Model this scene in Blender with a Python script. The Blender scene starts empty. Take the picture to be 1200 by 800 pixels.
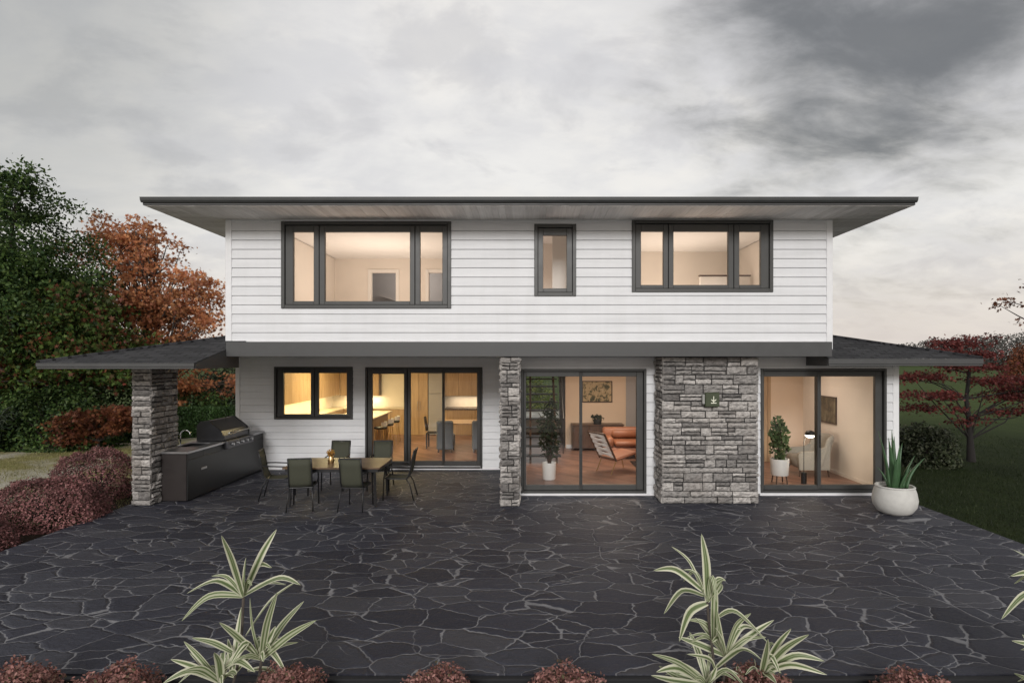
import bpy, math, random
import numpy as np
from mathutils import Vector
R = math.radians
S = bpy.context.scene
COL = S.collection

# ------------------------------------------------------------------ camera, sky, sun, exposure
CAMZ = 2.7; FPX = 672.0; VX, VY = 620.0, 420.0
cd = bpy.data.cameras.new('camera'); cam = bpy.data.objects.new('camera', cd); COL.objects.link(cam)
cam.location = (0, 0, CAMZ); cam.rotation_euler = (R(90), 0, 0)
cd.sensor_fit = 'HORIZONTAL'; cd.sensor_width = 36; cd.lens = FPX / 1200 * 36
cd.shift_x = -(VX - 600) / 1200; cd.shift_y = (VY - 400) / 1200
cd.clip_start = 0.05; cd.clip_end = 3000
S.camera = cam
S.render.engine = 'CYCLES'
S.cycles.use_denoising = True
S.cycles.max_bounces = 8; S.cycles.diffuse_bounces = 4; S.cycles.glossy_bounces = 3; S.cycles.transparent_max_bounces = 12
S.cycles.sample_clamp_indirect = 6
S.view_settings.view_transform = 'Standard'; S.view_settings.look = 'None'
S.view_settings.exposure = 0.30; S.view_settings.gamma = 1.0
SUN_EL, SUN_AZ = 20, 3       # the sun stands behind the camera, a little to the left
SUN_STRENGTH = 1.45

def build_world():
    w = bpy.data.worlds.new('World'); S.world = w; w.use_nodes = True
    nt = w.node_tree; nt.nodes.clear(); N = nt.nodes; L = nt.links
    out = N.new('ShaderNodeOutputWorld'); bg = N.new('ShaderNodeBackground')
    bg.inputs[1].default_value = 0.1; L.new(bg.outputs[0], out.inputs[0])
    sky = N.new('ShaderNodeTexSky'); sky.sky_type = 'NISHITA'; sky.sun_disc = False
    sky.sun_elevation = R(SUN_EL); sky.sun_rotation = R(180 + SUN_AZ); sky.air_density = 1.5; sky.dust_density = 3
    tc = N.new('ShaderNodeTexCoord'); sep = N.new('ShaderNodeSeparateXYZ'); L.new(tc.outputs['Generated'], sep.inputs[0])
    def M(op, a, b=None, c=None, clamp=False):
        n = N.new('ShaderNodeMath'); n.operation = op; n.use_clamp = clamp
        for i, v in enumerate((a, b, c)):
            if v is None: continue
            if isinstance(v, (int, float)): n.inputs[i].default_value = v
            else: L.new(v, n.inputs[i])
        return n.outputs[0]
    def mr(v, a, b, c, d, smooth=True):
        n = N.new('ShaderNodeMapRange'); n.interpolation_type = 'SMOOTHSTEP' if smooth else 'LINEAR'
        L.new(v, n.inputs[0])
        for i, q in enumerate((a, b, c, d)): n.inputs[1 + i].default_value = q
        return n.outputs[0]
    def noise(vec, sc, det, rough, dist=0.0):
        n = N.new('ShaderNodeTexNoise'); L.new(vec, n.inputs['Vector'])
        n.inputs['Scale'].default_value = sc; n.inputs['Detail'].default_value = det
        n.inputs['Roughness'].default_value = rough; n.inputs['Distortion'].default_value = dist
        return n.outputs[0]
    def mix(f, a, b):
        n = N.new('ShaderNodeMix'); n.data_type = 'RGBA'
        if isinstance(f, (int, float)): n.inputs[0].default_value = f
        else: L.new(f, n.inputs[0])
        for i, v in ((6, a), (7, b)):
            if isinstance(v, tuple): n.inputs[i].default_value = (*v, 1)
            else: L.new(v, n.inputs[i])
        return n.outputs[2]
    def gauss(px, py, k, sy=1.0):      # soft spot round the direction seen at a place of the sky
        v = Vector(((px - VX) / FPX, 1, (VY - py) / FPX)).normalized()
        n = N.new('ShaderNodeVectorMath'); n.operation = 'DOT_PRODUCT'
        L.new(tc.outputs['Generated'], n.inputs[0]); n.inputs[1].default_value = v
        return M('POWER', M('MAXIMUM', n.outputs['Value'], 0.0), k)
    x, y, z = sep.outputs
    zz = M('ADD', M('MAXIMUM', z, 0.0), 0.30)
    cv = N.new('ShaderNodeCombineXYZ'); L.new(M('DIVIDE', x, zz), cv.inputs[0]); L.new(M('DIVIDE', y, zz), cv.inputs[1])
    # wind-drawn streaks: turn the deck a little and stretch it
    mp = N.new('ShaderNodeMapping'); L.new(cv.outputs[0], mp.inputs[0])
    mp.inputs['Rotation'].default_value = (0, 0, R(-28)); mp.inputs['Scale'].default_value = (0.85, 1.4, 1)
    n1 = noise(mp.outputs[0], 1.2, 7, 0.56, 0.5)
    n2 = noise(mp.outputs[0], 3.8, 9, 0.6, 0.3)
    n3 = noise(cv.outputs[0], 1.0, 6, 0.5, 0.2)
    k = M('ADD', M('MULTIPLY', n1, 0.5), M('MULTIPLY', n2, 0.5))
    k = mr(k, 0.38, 0.62, 0, 1)
    cloud = mix(k, (5.85, 5.75, 5.8), (7.5, 7.3, 7.0))
    # broad bright veil low over the roof, dark pile high on one side, dull corner opposite
    mp2 = N.new('ShaderNodeMapping'); L.new(cv.outputs[0], mp2.inputs[0]); mp2.inputs['Rotation'].default_value = (0, 0, R(-20)); mp2.inputs['Scale'].default_value = (1.0, 1.2, 1); mp2.inputs['Location'].default_value = (3.1, 1.7, 0)
    puff = M('ADD', M('MULTIPLY', noise(mp2.outputs[0], 4.2, 8, 0.6, 0.2), 0.6), M('MULTIPLY', noise(mp2.outputs[0], 1.4, 4, 0.5), 0.4))
    puff = mr(puff, 0.47, 0.62, 0, 1)
    cloud = mix(M('MULTIPLY', puff, 0.75), cloud, (7.7, 7.4, 6.95))
    rift = mr(noise(mp2.outputs[0], 3.4, 8, 0.58, 0.3), 0.50, 0.66, 0, 1)
    cloud = mix(M('MULTIPLY', rift, 0.55), cloud, (4.6, 4.5, 4.6))
    glow = gauss(560, 215, 7)
    cloud = mix(M('MULTIPLY', glow, 0.22), cloud, (6.7, 6.62, 6.7))
    d1 = M('ADD', gauss(1060, 65, 16), M('MULTIPLY', M('SUBTRACT', n3, 0.5), 1.3))
    d1 = M('ADD', d1, M('MULTIPLY', M('SUBTRACT', n2, 0.5), 1.1))
    d1 = mr(d1, 0.36, 1.05, 0, 1)
    cloud = mix(M('MULTIPLY', d1, 0.92), cloud, (1.15, 1.18, 1.25))
    d2 = mr(M('ADD', gauss(-60, -30, 14), M('MULTIPLY', M('SUBTRACT', n1, 0.5), 0.8)), 0.15, 1.0, 0, 1)
    cloud = mix(M('MULTIPLY', d2, 0.6), cloud, (2.4, 2.5, 2.5))
    # cream air near the horizon
    hz = mr(z, 0.0, 0.22, 1, 0)
    cloud = mix(M('MULTIPLY', hz, 0.7), cloud, (6.1, 5.4, 4.85))
    # thicker, darker deck overhead; thinner and brighter behind the camera, where the sun is
    zen = mr(z, 0.56, 0.85, 1.0, 0.36)
    back = mr(y, 0.25, -0.6, 1.0, 1.1)
    sc = N.new('ShaderNodeVectorMath'); sc.operation = 'SCALE'
    L.new(cloud, sc.inputs[0]); L.new(M('MULTIPLY', zen, back), sc.inputs['Scale'])
    fin = mix(0.93, sky.outputs[0], sc.outputs[0])
    L.new(fin, bg.inputs[0])
build_world()
sl = bpy.data.lights.new('sun', 'SUN'); sl.energy = SUN_STRENGTH; sl.angle = R(16); sl.color = (1, 0.985, 0.975)
sun = bpy.data.objects.new('sun', sl); COL.objects.link(sun); sun.rotation_euler = (R(90 - SUN_EL), 0, R(-SUN_AZ)); sun.location = (-5, -20, 20)

# ------------------------------------------------------------------ helpers
def PX(px, py, d): return ((px - VX) * d / FPX, CAMZ - (py - VY) * d / FPX)
def X(px, d): return (px - VX) * d / FPX
def Z(py, d): return CAMZ - (py - VY) * d / FPX

class MB:
    def __init__(s): s.v = []; s.f = []; s.uv = None
    def quad(s, a, b, c, d): s.poly([a, b, c, d])
    def poly(s, pts):
        n = len(s.v); s.v += [tuple(p) for p in pts]; s.f.append(tuple(range(n, n + len(pts))))
    def box(s, x0, x1, y0, y1, z0, z1, c=0.0, tf=None):
        if x0 > x1: x0, x1 = x1, x0
        if y0 > y1: y0, y1 = y1, y0
        if z0 > z1: z0, z1 = z1, z0
        n = len(s.v)
        if c <= 0:
            p = [(x0,y0,z0),(x1,y0,z0),(x1,y1,z0),(x0,y1,z0),(x0,y0,z1),(x1,y0,z1),(x1,y1,z1),(x0,y1,z1)]
            f = [(0,3,2,1),(4,5,6,7),(0,1,5,4),(1,2,6,5),(2,3,7,6),(3,0,4,7)]
        else:
            c = min(c, (x1-x0)*.45, (y1-y0)*.45, (z1-z0)*.45)
            p = []; idx = {}
            for i in (0, 1):
                for j in (0, 1):
                    for k in (0, 1):
                        cx = (x0, x1)[i]; cy = (y0, y1)[j]; cz = (z0, z1)[k]
                        sx = (c, -c)[i]; sy = (c, -c)[j]; sz = (c, -c)[k]
                        idx[i,j,k,0] = len(p); p.append((cx, cy + sy, cz + sz))
                        idx[i,j,k,1] = len(p); p.append((cx + sx, cy, cz + sz))
                        idx[i,j,k,2] = len(p); p.append((cx + sx, cy + sy, cz))
            f = []
            cyc = ((0,0),(1,0),(1,1),(0,1))
            for i in (0, 1):
                q = [idx[i,a,b,0] for a, b in cyc]; f.append(tuple(q if i else q[::-1]))
                q = [idx[a,i,b,1] for a, b in cyc]; f.append(tuple(q[::-1] if i else q))
                q = [idx[a,b,i,2] for a, b in cyc]; f.append(tuple(q if i else q[::-1]))
            for a in (0, 1):
                for b in (0, 1):
                    f.append((idx[a,b,0,0], idx[a,b,1,0], idx[a,b,1,1], idx[a,b,0,1]))
                    f.append((idx[a,0,b,0], idx[a,1,b,0], idx[a,1,b,2], idx[a,0,b,2]))
                    f.append((idx[0,a,b,1], idx[1,a,b,1], idx[1,a,b,2], idx[0,a,b,2]))
                    for k in (0, 1): f.append((idx[a,b,k,0], idx[a,b,k,1], idx[a,b,k,2]))
        if tf: p = [tf(*q) for q in p]
        s.v += p; s.f += [tuple(n + i for i in q) for q in f]
    def tube(s, pts, r, n=8, cap=True):
        pts = [Vector(p) for p in pts]
        if not isinstance(r, (list, tuple)): r = [r] * len(pts)
        b = len(s.v); ref = None
        for i, p in enumerate(pts):
            t = (pts[min(i+1, len(pts)-1)] - pts[max(i-1, 0)])
            if t.length < 1e-9: t = Vector((0, 0, 1))
            t.normalize()
            if ref is None:
                ref = Vector((0, 0, 1)) if abs(t.z) < .9 else Vector((1, 0, 0))
            u = (ref - t * ref.dot(t))
            if u.length < 1e-6: u = t.orthogonal()
            u.normalize(); ref = u; w = t.cross(u)
            for k in range(n):
                a = 2 * math.pi * k / n
                s.v.append(tuple(p + (u * math.cos(a) + w * math.sin(a)) * r[i]))
        for i in range(len(pts) - 1):
            for k in range(n):
                k2 = (k + 1) % n
                s.f.append((b+i*n+k, b+i*n+k2, b+(i+1)*n+k2, b+(i+1)*n+k))
        if cap:
            s.f.append(tuple(b + k for k in range(n))[::-1]); s.f.append(tuple(b + (len(pts)-1)*n + k for k in range(n)))
    def lathe(s, prof, c=(0, 0, 0), n=24):
        b = len(s.v)
        for r, z in prof:
            for k in range(n):
                a = 2 * math.pi * k / n
                s.v.append((c[0] + r * math.cos(a), c[1] + r * math.sin(a), c[2] + z))
        for i in range(len(prof) - 1):
            for k in range(n):
                k2 = (k + 1) % n
                s.f.append((b+i*n+k, b+i*n+k2, b+(i+1)*n+k2, b+(i+1)*n+k))
        s.f.append(tuple(b + k for k in range(n))[::-1]); s.f.append(tuple(b + (len(prof)-1)*n + k for k in range(n)))
    def prism(s, poly, h0, h1, axis='y'):
        m = {'y': lambda a, b, h: (a, h, b), 'x': lambda a, b, h: (h, a, b), 'z': lambda a, b, h: (a, b, h)}[axis]
        n = len(s.v); k = len(poly)
        s.v += [m(a, b, h0) for a, b in poly] + [m(a, b, h1) for a, b in poly]
        s.f.append(tuple(range(n, n + k))); s.f.append(tuple(range(n + k, n + 2*k))[::-1])
        for i in range(k):
            j = (i + 1) % k; s.f.append((n+i, n+k+i, n+k+j, n+j))
    def grid(s, fn, nu, nv, uv=False):
        b = len(s.v)
        for j in range(nv + 1):
            for i in range(nu + 1): s.v.append(tuple(fn(i / nu, j / nv)))
        for j in range(nv):
            for i in range(nu):
                a = b + j*(nu+1) + i; s.f.append((a, a+1, a+nu+2, a+nu+1))
    def mesh(s, name):
        me = bpy.data.meshes.new(name); me.from_pydata(s.v, [], s.f); me.update()
        return me

def link(name, me, mat, parent=None, smooth=False, recalc=True):
    o = bpy.data.objects.new(name, me); COL.objects.link(o)
    if mat: me.materials.append(mat)
    if recalc:
        import bmesh
        bm = bmesh.new(); bm.from_mesh(me); bmesh.ops.recalc_face_normals(bm, faces=bm.faces); bm.to_mesh(me); bm.free()
    if smooth:
        for p in me.polygons: p.use_smooth = True
    if parent:
        o.parent = parent
        if parent.type == 'EMPTY' and parent.get('_w'): o.location = -Vector(parent.location)
    return o
def build(name, mb, mat, parent=None, smooth=False, recalc=True): return link(name, mb.mesh(name), mat, parent, smooth, recalc)
def autosmooth(o, ang=40):
    for p in o.data.polygons: p.use_smooth = True
    o.data.set_sharp_from_angle(angle=R(ang))
    return o
def tag(o, label, cat, group=None):
    o['label'] = label; o['category'] = cat
    if group: o['group'] = group
    return o
def thing(name, loc, label, cat, group=None, rz=0, world=False):
    o = bpy.data.objects.new(name, None); COL.objects.link(o); o.location = loc; o.rotation_euler = (0, 0, rz)
    o.empty_display_size = 0.2
    if world: o['_w'] = 1
    return tag(o, label, cat, group)
def structure(name, mb, mat, recalc=True):
    o = build(name, mb, mat, None, False, recalc); o['kind'] = 'structure'; return o
def dup(root, loc, rz, label, group=None):
    r = root.copy(); COL.objects.link(r); r.location = loc; r.rotation_euler = (0, 0, rz); r['label'] = label
    if group: r['group'] = group
    for ch in list(root.children):
        c = ch.copy(); COL.objects.link(c); c.parent = r
        for g in list(ch.children):
            q = g.copy(); COL.objects.link(q); q.parent = c
    return r

# ------------------------------------------------------------------ materials
class NT:
    def __init__(s, name):
        s.m = bpy.data.materials.new(name); s.m.use_nodes = True; s.t = s.m.node_tree; s.N = s.t.nodes; s.L = s.t.links
        s.N.clear(); s.out = s.N.new('ShaderNodeOutputMaterial'); s.b = s.N.new('ShaderNodeBsdfPrincipled')
        s.L.new(s.b.outputs[0], s.out.inputs[0]); s.tc = s.N.new('ShaderNodeTexCoord')
    def set(s, k, v):
        if isinstance(v, (int, float)): s.b.inputs[k].default_value = v
        elif isinstance(v, tuple): s.b.inputs[k].default_value = (*v, 1) if len(v) == 3 else v
        else: s.L.new(v, s.b.inputs[k])
        return s
    def map(s, scale=(1,1,1), rot=(0,0,0), src='Object', loc=(0,0,0)):
        n = s.N.new('ShaderNodeMapping'); s.L.new(s.tc.outputs[src], n.inputs[0])
        n.inputs['Scale'].default_value = scale; n.inputs['Rotation'].default_value = tuple(R(a) for a in rot); n.inputs['Location'].default_value = loc
        return n.outputs[0]
    def noise(s, vec, sc, det=4, rough=.55, dist=0, col=False):
        n = s.N.new('ShaderNodeTexNoise'); s.L.new(vec, n.inputs['Vector'])
        n.inputs['Scale'].default_value = sc; n.inputs['Detail'].default_value = det; n.inputs['Roughness'].default_value = rough; n.inputs['Distortion'].default_value = dist
        return n.outputs[1 if col else 0]
    def math(s, op, a, b=None, clamp=False):
        n = s.N.new('ShaderNodeMath'); n.operation = op; n.use_clamp = clamp
        for i, v in enumerate((a, b)):
            if v is None: continue
            if isinstance(v, (int, float)): n.inputs[i].default_value = v
            else: s.L.new(v, n.inputs[i])
        return n.outputs[0]
    def mr(s, v, a, b, c, d, smooth=False):
        n = s.N.new('ShaderNodeMapRange'); n.interpolation_type = 'SMOOTHSTEP' if smooth else 'LINEAR'; s.L.new(v, n.inputs[0])
        for i, q in enumerate((a, b, c, d)):
            if isinstance(q, (int, float)): n.inputs[1+i].default_value = q
            else: s.L.new(q, n.inputs[1+i])
        return n.outputs[0]
    def ramp(s, v, stops, interp='LINEAR'):
        n = s.N.new('ShaderNodeValToRGB'); s.L.new(v, n.inputs[0]); e = n.color_ramp.elements; n.color_ramp.interpolation = interp
        while len(e) > 1: e.remove(e[-1])
        e[0].position = stops[0][0]; e[0].color = (*stops[0][1], 1)
        for p, c in stops[1:]: q = e.new(p); q.color = (*c, 1)
        return n.outputs[0]
    def mix(s, f, a, b, mode='MIX'):
        n = s.N.new('ShaderNodeMix'); n.data_type = 'RGBA'; n.blend_type = mode
        if isinstance(f, (int, float)): n.inputs[0].default_value = f
        else: s.L.new(f, n.inputs[0])
        for i, v in ((6, a), (7, b)):
            if isinstance(v, tuple): n.inputs[i].default_value = (*v, 1)
            else: s.L.new(v, n.inputs[i])
        return n.outputs[2]
    def bump(s, h, strength=.3, dist=.02):
        n = s.N.new('ShaderNodeBump'); n.inputs['Strength'].default_value = strength; n.inputs['Distance'].default_value = dist
        s.L.new(h, n.inputs['Height']); s.L.new(n.outputs[0], s.b.inputs['Normal']); return s
    def island(s):
        n = s.N.new('ShaderNodeNewGeometry'); return n.outputs['Random Per Island']

def plain(name, col, rough=.6, metal=0.0, var=.12, sc=6, bump=0.0, spec=.5):
    t = NT(name); v = t.map(); n = t.noise(v, sc, 5)
    lo = tuple(c * (1 - var) for c in col); hi = tuple(min(1, c * (1 + var)) for c in col)
    t.set('Base Color', t.ramp(n, [(.3, lo), (.7, hi)])); t.set('Roughness', t.mr(n, .3, .7, rough * .9, min(1, rough * 1.1))); t.set('Metallic', metal)
    t.set('Specular IOR Level', spec)
    if bump: t.bump(t.noise(v, sc * 12, 4), bump, .01)
    return t.m
def wood(name, dark, light, axis='z', sc=1.0, rough=.45, boards=False):
    t = NT(name); st = {'x': (.6, 9, 9), 'y': (9, .6, 9), 'z': (9, 9, .6)}[axis]
    v = t.map(tuple(a * sc for a in st)); n = t.noise(v, 2.2, 6, .6, 1.2)
    c = t.ramp(n, [(.28, dark), (.72, light)])
    if boards:
        r = t.island(); c = t.mix(.45, c, t.ramp(r, [(0, dark), (1, light)]))
    t.set('Base Color', c); t.set('Roughness', rough); t.bump(n, .12, .004)
    return t.m
def leafmat(name, cols, trans=.25, rough=.55):
    t = NT(name); r = t.island()
    c = t.ramp(r, [(i / max(1, len(cols) - 1), c) for i, c in enumerate(cols)])
    big = t.noise(t.map(), .9, 3); c = t.mix(1.0, c, t.ramp(big, [(.3, (.45, .45, .45)), (.7, (1.5, 1.5, 1.5))]), 'MULTIPLY')
    t.set('Base Color', c); t.set('Roughness', rough); t.set('Specular IOR Level', .25)
    tr = t.N.new('ShaderNodeBsdfTranslucent'); t.L.new(c, tr.inputs[0])
    mx = t.N.new('ShaderNodeMixShader'); mx.inputs[0].default_value = trans
    t.L.new(t.b.outputs[0], mx.inputs[1]); t.L.new(tr.outputs[0], mx.inputs[2]); t.L.new(mx.outputs[0], t.out.inputs[0])
    return t.m

def m_siding():
    t = NT('white_siding'); v = t.map((.25, .25, 3)); n = t.noise(v, 3, 6, .6); f = t.noise(t.map((2, 2, 14)), 9, 4)
    c = t.ramp(n, [(.3, (.66, .665, .68)), (.7, (.745, .75, .765))])
    st = t.noise(t.map((2.2, 2.2, .22)), 2, 5, .65); c = t.mix(1.0, c, t.ramp(st, [(.35, (.965, .965, .96)), (.6, (1, 1, 1))]), 'MULTIPLY')
    t.set('Base Color', c); t.set('Roughness', .55); t.bump(f, .06, .004); return t.m
def m_slate():
    t = NT('slate_flagstone'); v0 = t.map()
    w = t.noise(v0, 1.1, 3, .55, 0, True); w2 = t.noise(v0, 3.6, 3, .6, 0, True)
    def off(vec, n, a):
        sb = t.N.new('ShaderNodeVectorMath'); sb.operation = 'SUBTRACT'; t.L.new(n, sb.inputs[0]); sb.inputs[1].default_value = (.5, .5, .5)
        ml = t.N.new('ShaderNodeVectorMath'); ml.operation = 'SCALE'; t.L.new(sb.outputs[0], ml.inputs[0]); ml.inputs['Scale'].default_value = a
        ad = t.N.new('ShaderNodeVectorMath'); ad.operation = 'ADD'; t.L.new(vec, ad.inputs[0]); t.L.new(ml.outputs[0], ad.inputs[1]); return ad.outputs[0]
    v = off(off(v0, w, .28), w2, .16)
    mp = t.N.new('ShaderNodeMapping'); t.L.new(v, mp.inputs[0]); mp.inputs['Scale'].default_value = (1.9, 3.3, 0); mp.inputs['Rotation'].default_value = (0, 0, R(4))
    ve = t.N.new('ShaderNodeTexVoronoi'); ve.feature = 'DISTANCE_TO_EDGE'; ve.inputs['Scale'].default_value = 1; ve.inputs['Randomness'].default_value = .88; t.L.new(mp.outputs[0], ve.inputs['Vector'])
    vc = t.N.new('ShaderNodeTexVoronoi'); vc.inputs['Scale'].default_value = 1; vc.inputs['Randomness'].default_value = .88; t.L.new(mp.outputs[0], vc.inputs['Vector'])
    e = ve.outputs['Distance']
    wid = t.mr(t.noise(v0, 1.7, 3, .6), .34, .62, .004, .016)          # joints run wide here, hairline there
    wid = t.math('ADD', wid, t.math('MULTIPLY', t.math('SUBTRACT', t.noise(v0, 22, 3), .5), .007))
    g = t.mr(t.math('SUBTRACT', e, wid), -.005, .008, 1, 0, True)
    # a second, wider-spaced net of cracks that comes and goes, so that some slabs are split again
    mq = t.N.new('ShaderNodeMapping'); t.L.new(v, mq.inputs[0]); mq.inputs['Scale'].default_value = (1.35, 2.2, 0); mq.inputs['Location'].default_value = (4.3, 2.1, 0); mq.inputs['Rotation'].default_value = (0, 0, R(-9))
    vq = t.N.new('ShaderNodeTexVoronoi'); vq.feature = 'DISTANCE_TO_EDGE'; vq.inputs['Scale'].default_value = 1; vq.inputs['Randomness'].default_value = .8; t.L.new(mq.outputs[0], vq.inputs['Vector'])
    g2 = t.mr(t.math('SUBTRACT', vq.outputs['Distance'], t.math('MULTIPLY', wid, .6)), -.004, .006, 1, 0, True)
    g2 = t.math('MULTIPLY', g2, t.mr(t.noise(t.map(loc=(7, 3, 0)), .9, 3), .50, .56, 0, 1))
    g = t.math('MULTIPLY', g, t.mr(t.noise(t.map(loc=(1, 9, 0)), 1.4, 3), .34, .42, .65, 1))
    g = t.math('MAXIMUM', g, g2)
    sp = t.N.new('ShaderNodeSeparateColor'); t.L.new(vc.outputs['Color'], sp.inputs[0])
    fine = t.noise(t.map((5, 9, 5)), 4, 8, .65)
    c = t.ramp(sp.outputs[0], [(0, (.024, .025, .036)), (.4, (.036, .037, .051)), (.75, (.044, .046, .060)), (1, (.058, .058, .069))])
    c = t.mix(1.0, c, t.ramp(fine, [(.3, (.66, .66, .68)), (.72, (1.34, 1.34, 1.34))]), 'MULTIPLY')
    gc = t.ramp(t.noise(v0, 2.3, 5), [(.3, (.16, .16, .17)), (.7, (.27, .27, .285))])
    t.set('Base Color', t.mix(g, c, gc)); t.set('Roughness', t.mr(fine, .3, .7, .45, .75)); t.set('Specular IOR Level', .3)
    dv = t.N.new('ShaderNodeVectorMath'); dv.operation = 'SUBTRACT'; t.L.new(mp.outputs[0], dv.inputs[0]); t.L.new(vc.outputs['Position'], dv.inputs[1])
    rc = t.N.new('ShaderNodeVectorMath'); rc.operation = 'SUBTRACT'; t.L.new(vc.outputs['Color'], rc.inputs[0]); rc.inputs[1].default_value = (.5, .5, .5)
    dt = t.N.new('ShaderNodeVectorMath'); dt.operation = 'DOT_PRODUCT'; t.L.new(dv.outputs[0], dt.inputs[0]); t.L.new(rc.outputs[0], dt.inputs[1])
    med = t.noise(t.map((1, 2.2, 1)), 5, 5, .6)
    h = t.math('ADD', t.math('MULTIPLY', t.mr(e, .0, .08, 0, 1, True), .5), t.math('MULTIPLY', fine, .35))
    h = t.math('ADD', h, t.math('MULTIPLY', sp.outputs[1], .2))
    h = t.math('ADD', h, t.math('MULTIPLY', dt.outputs['Value'], 1.3)); h = t.math('ADD', h, t.math('MULTIPLY', med, .7))
    t.bump(h, .75, .035); return t.m
def m_stone():
    t = NT('ledge_stone'); r = t.island(); n = t.noise(t.map((3, 3, 6)), 5, 8, .68); n2 = t.noise(t.map(), 1.6, 3)
    c = t.ramp(r, [(0, (.15, .141, .136)), (.35, (.27, .257, .246)), (.7, (.40, .38, .362)), (1, (.55, .525, .50))])
    c = t.mix(1.0, c, t.ramp(n, [(.32, (.28, .27, .27)), (.52, (.95, .94, .93)), (.74, (1.35, 1.34, 1.33))]), 'MULTIPLY')
    c = t.mix(t.mr(n2, .5, .75, 0, .35), c, (.25, .21, .18))
    t.set('Base Color', c); t.set('Roughness', .85); t.bump(n, .7, .03); return t.m
def m_roof():
    t = NT('asphalt_shingle'); b = t.N.new('ShaderNodeTexBrick'); t.L.new(t.map((1, 1, 1)), b.inputs['Vector'])
    b.inputs['Scale'].default_value = 1; b.inputs['Brick Width'].default_value = .34; b.inputs['Row Height'].default_value = .145; b.inputs['Mortar Size'].default_value = .018
    b.inputs['Color1'].default_value = (.014, .014, .017, 1); b.inputs['Color2'].default_value = (.042, .042, .046, 1); b.inputs['Mortar'].default_value = (.003, .003, .004, 1)
    n = t.noise(t.map(), 60, 3); c = t.mix(1.0, b.outputs['Color'], t.ramp(n, [(.3, (.7, .7, .7)), (.7, (1.4, 1.4, 1.4))]), 'MULTIPLY')
    t.set('Base Color', c); t.set('Roughness', .9); t.bump(t.math('SUBTRACT', n, b.outputs['Fac']), .4, .01); return t.m
def m_floor():
    t = NT('parquet_floor'); b = t.N.new('ShaderNodeTexBrick'); t.L.new(t.map((1, 1, 1), (0, 0, 45)), b.inputs['Vector'])
    b.inputs['Scale'].default_value = 1; b.inputs['Brick Width'].default_value = .7; b.inputs['Row Height'].default_value = .12; b.inputs['Mortar Size'].default_value = .003
    b.inputs['Color1'].default_value = (.15, .078, .055, 1); b.inputs['Color2'].default_value = (.27, .145, .10, 1); b.inputs['Mortar'].default_value = (.06, .03, .02, 1)
    n = t.noise(t.map((2, 14, 2), (0, 0, 45)), 4, 5); c = t.mix(1.0, b.outputs['Color'], t.ramp(n, [(.3, (.75, .75, .75)), (.7, (1.2, 1.2, 1.2))]), 'MULTIPLY')
    t.set('Base Color', c); t.set('Roughness', .35); return t.m
def m_glass():
    t = NT('window_glass'); tr = t.N.new('ShaderNodeBsdfTransparent'); tr.inputs[0].default_value = (.95, .955, .95, 1)
    gl = t.N.new('ShaderNodeBsdfGlossy'); gl.inputs['Roughness'].default_value = .01; gl.inputs[0].default_value = (1, 1, 1, 1)
    fr = t.N.new('ShaderNodeFresnel'); fr.inputs[0].default_value = 1.42
    n = t.noise(t.map(), 1.3, 2)
    bp = t.N.new('ShaderNodeBump'); bp.inputs['Strength'].default_value = .02; bp.inputs['Distance'].default_value = .02; t.L.new(n, bp.inputs['Height']); t.L.new(bp.outputs[0], gl.inputs['Normal'])
    mx = t.N.new('ShaderNodeMixShader'); t.L.new(fr.outputs[0], mx.inputs[0]); t.L.new(tr.outputs[0], mx.inputs[1]); t.L.new(gl.outputs[0], mx.inputs[2])
    t.L.new(mx.outputs[0], t.out.inputs[0]); return t.m
def m_ground(name, stops, sc=.5, fine=14, bump=.5):
    t = NT(name); v = t.map(); a = t.noise(v, sc, 6, .6); b = t.noise(v, fine, 6, .7)
    c = t.ramp(a, stops); c = t.mix(1.0, c, t.ramp(b, [(.3, (.6, .6, .6)), (.7, (1.4, 1.4, 1.4))]), 'MULTIPLY')
    t.set('Base Color', c); t.set('Roughness', .95); t.set('Specular IOR Level', .1); t.bump(b, bump, .04); return t.m
def m_variegated():
    t = NT('striped_leaf'); uv = t.N.new('ShaderNodeUVMap'); uv.uv_map = 'UVMap'; sp = t.N.new('ShaderNodeSeparateXYZ'); t.L.new(uv.outputs[0], sp.inputs[0])
    a = t.math('ABSOLUTE', t.math('SUBTRACT', sp.outputs[0], .5))      # 0 mid-rib, .5 margin
    mp = t.N.new('ShaderNodeMapping'); t.L.new(uv.outputs[0], mp.inputs[0]); mp.inputs['Scale'].default_value = (16, 1.2, 1)
    st = t.noise(mp.outputs[0], 1, 2); isl = t.island()
    e = t.math('ADD', a, t.math('MULTIPLY', t.math('SUBTRACT', st, .5), .16))
    e = t.math('ADD', e, t.mr(isl, 0, 1, -.10, .12))
    c = t.ramp(e, [(0, (.46, .48, .33)), (.035, (.44, .46, .30)), (.07, (.12, .165, .07)), (.22, (.15, .20, .085)), (.27, (.30, .34, .18)), (.33, (.60, .61, .45)), (.5, (.70, .69, .54))])
    t.set('Base Color', c); t.set('Roughness', .42); t.set('Specular IOR Level', .3)
    tr = t.N.new('ShaderNodeBsdfTranslucent'); t.L.new(c, tr.inputs[0]); mx = t.N.new('ShaderNodeMixShader'); mx.inputs[0].default_value = .2
    t.L.new(t.b.outputs[0], mx.inputs[1]); t.L.new(tr.outputs[0], mx.inputs[2]); t.L.new(mx.outputs[0], t.out.inputs[0]); return t.m
def m_picture(name, cols, sc):
    t = NT(name); n = t.noise(t.map((1, 1, 1)), sc, 5, .6, .8); t.set('Base Color', t.ramp(n, cols, 'LINEAR')); t.set('Roughness', .7); return t.m
def m_emit(name, col, st):
    t = NT(name); t.set('Base Color', col); t.set('Emission Color', col); t.set('Emission Strength', st); return t.m

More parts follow.
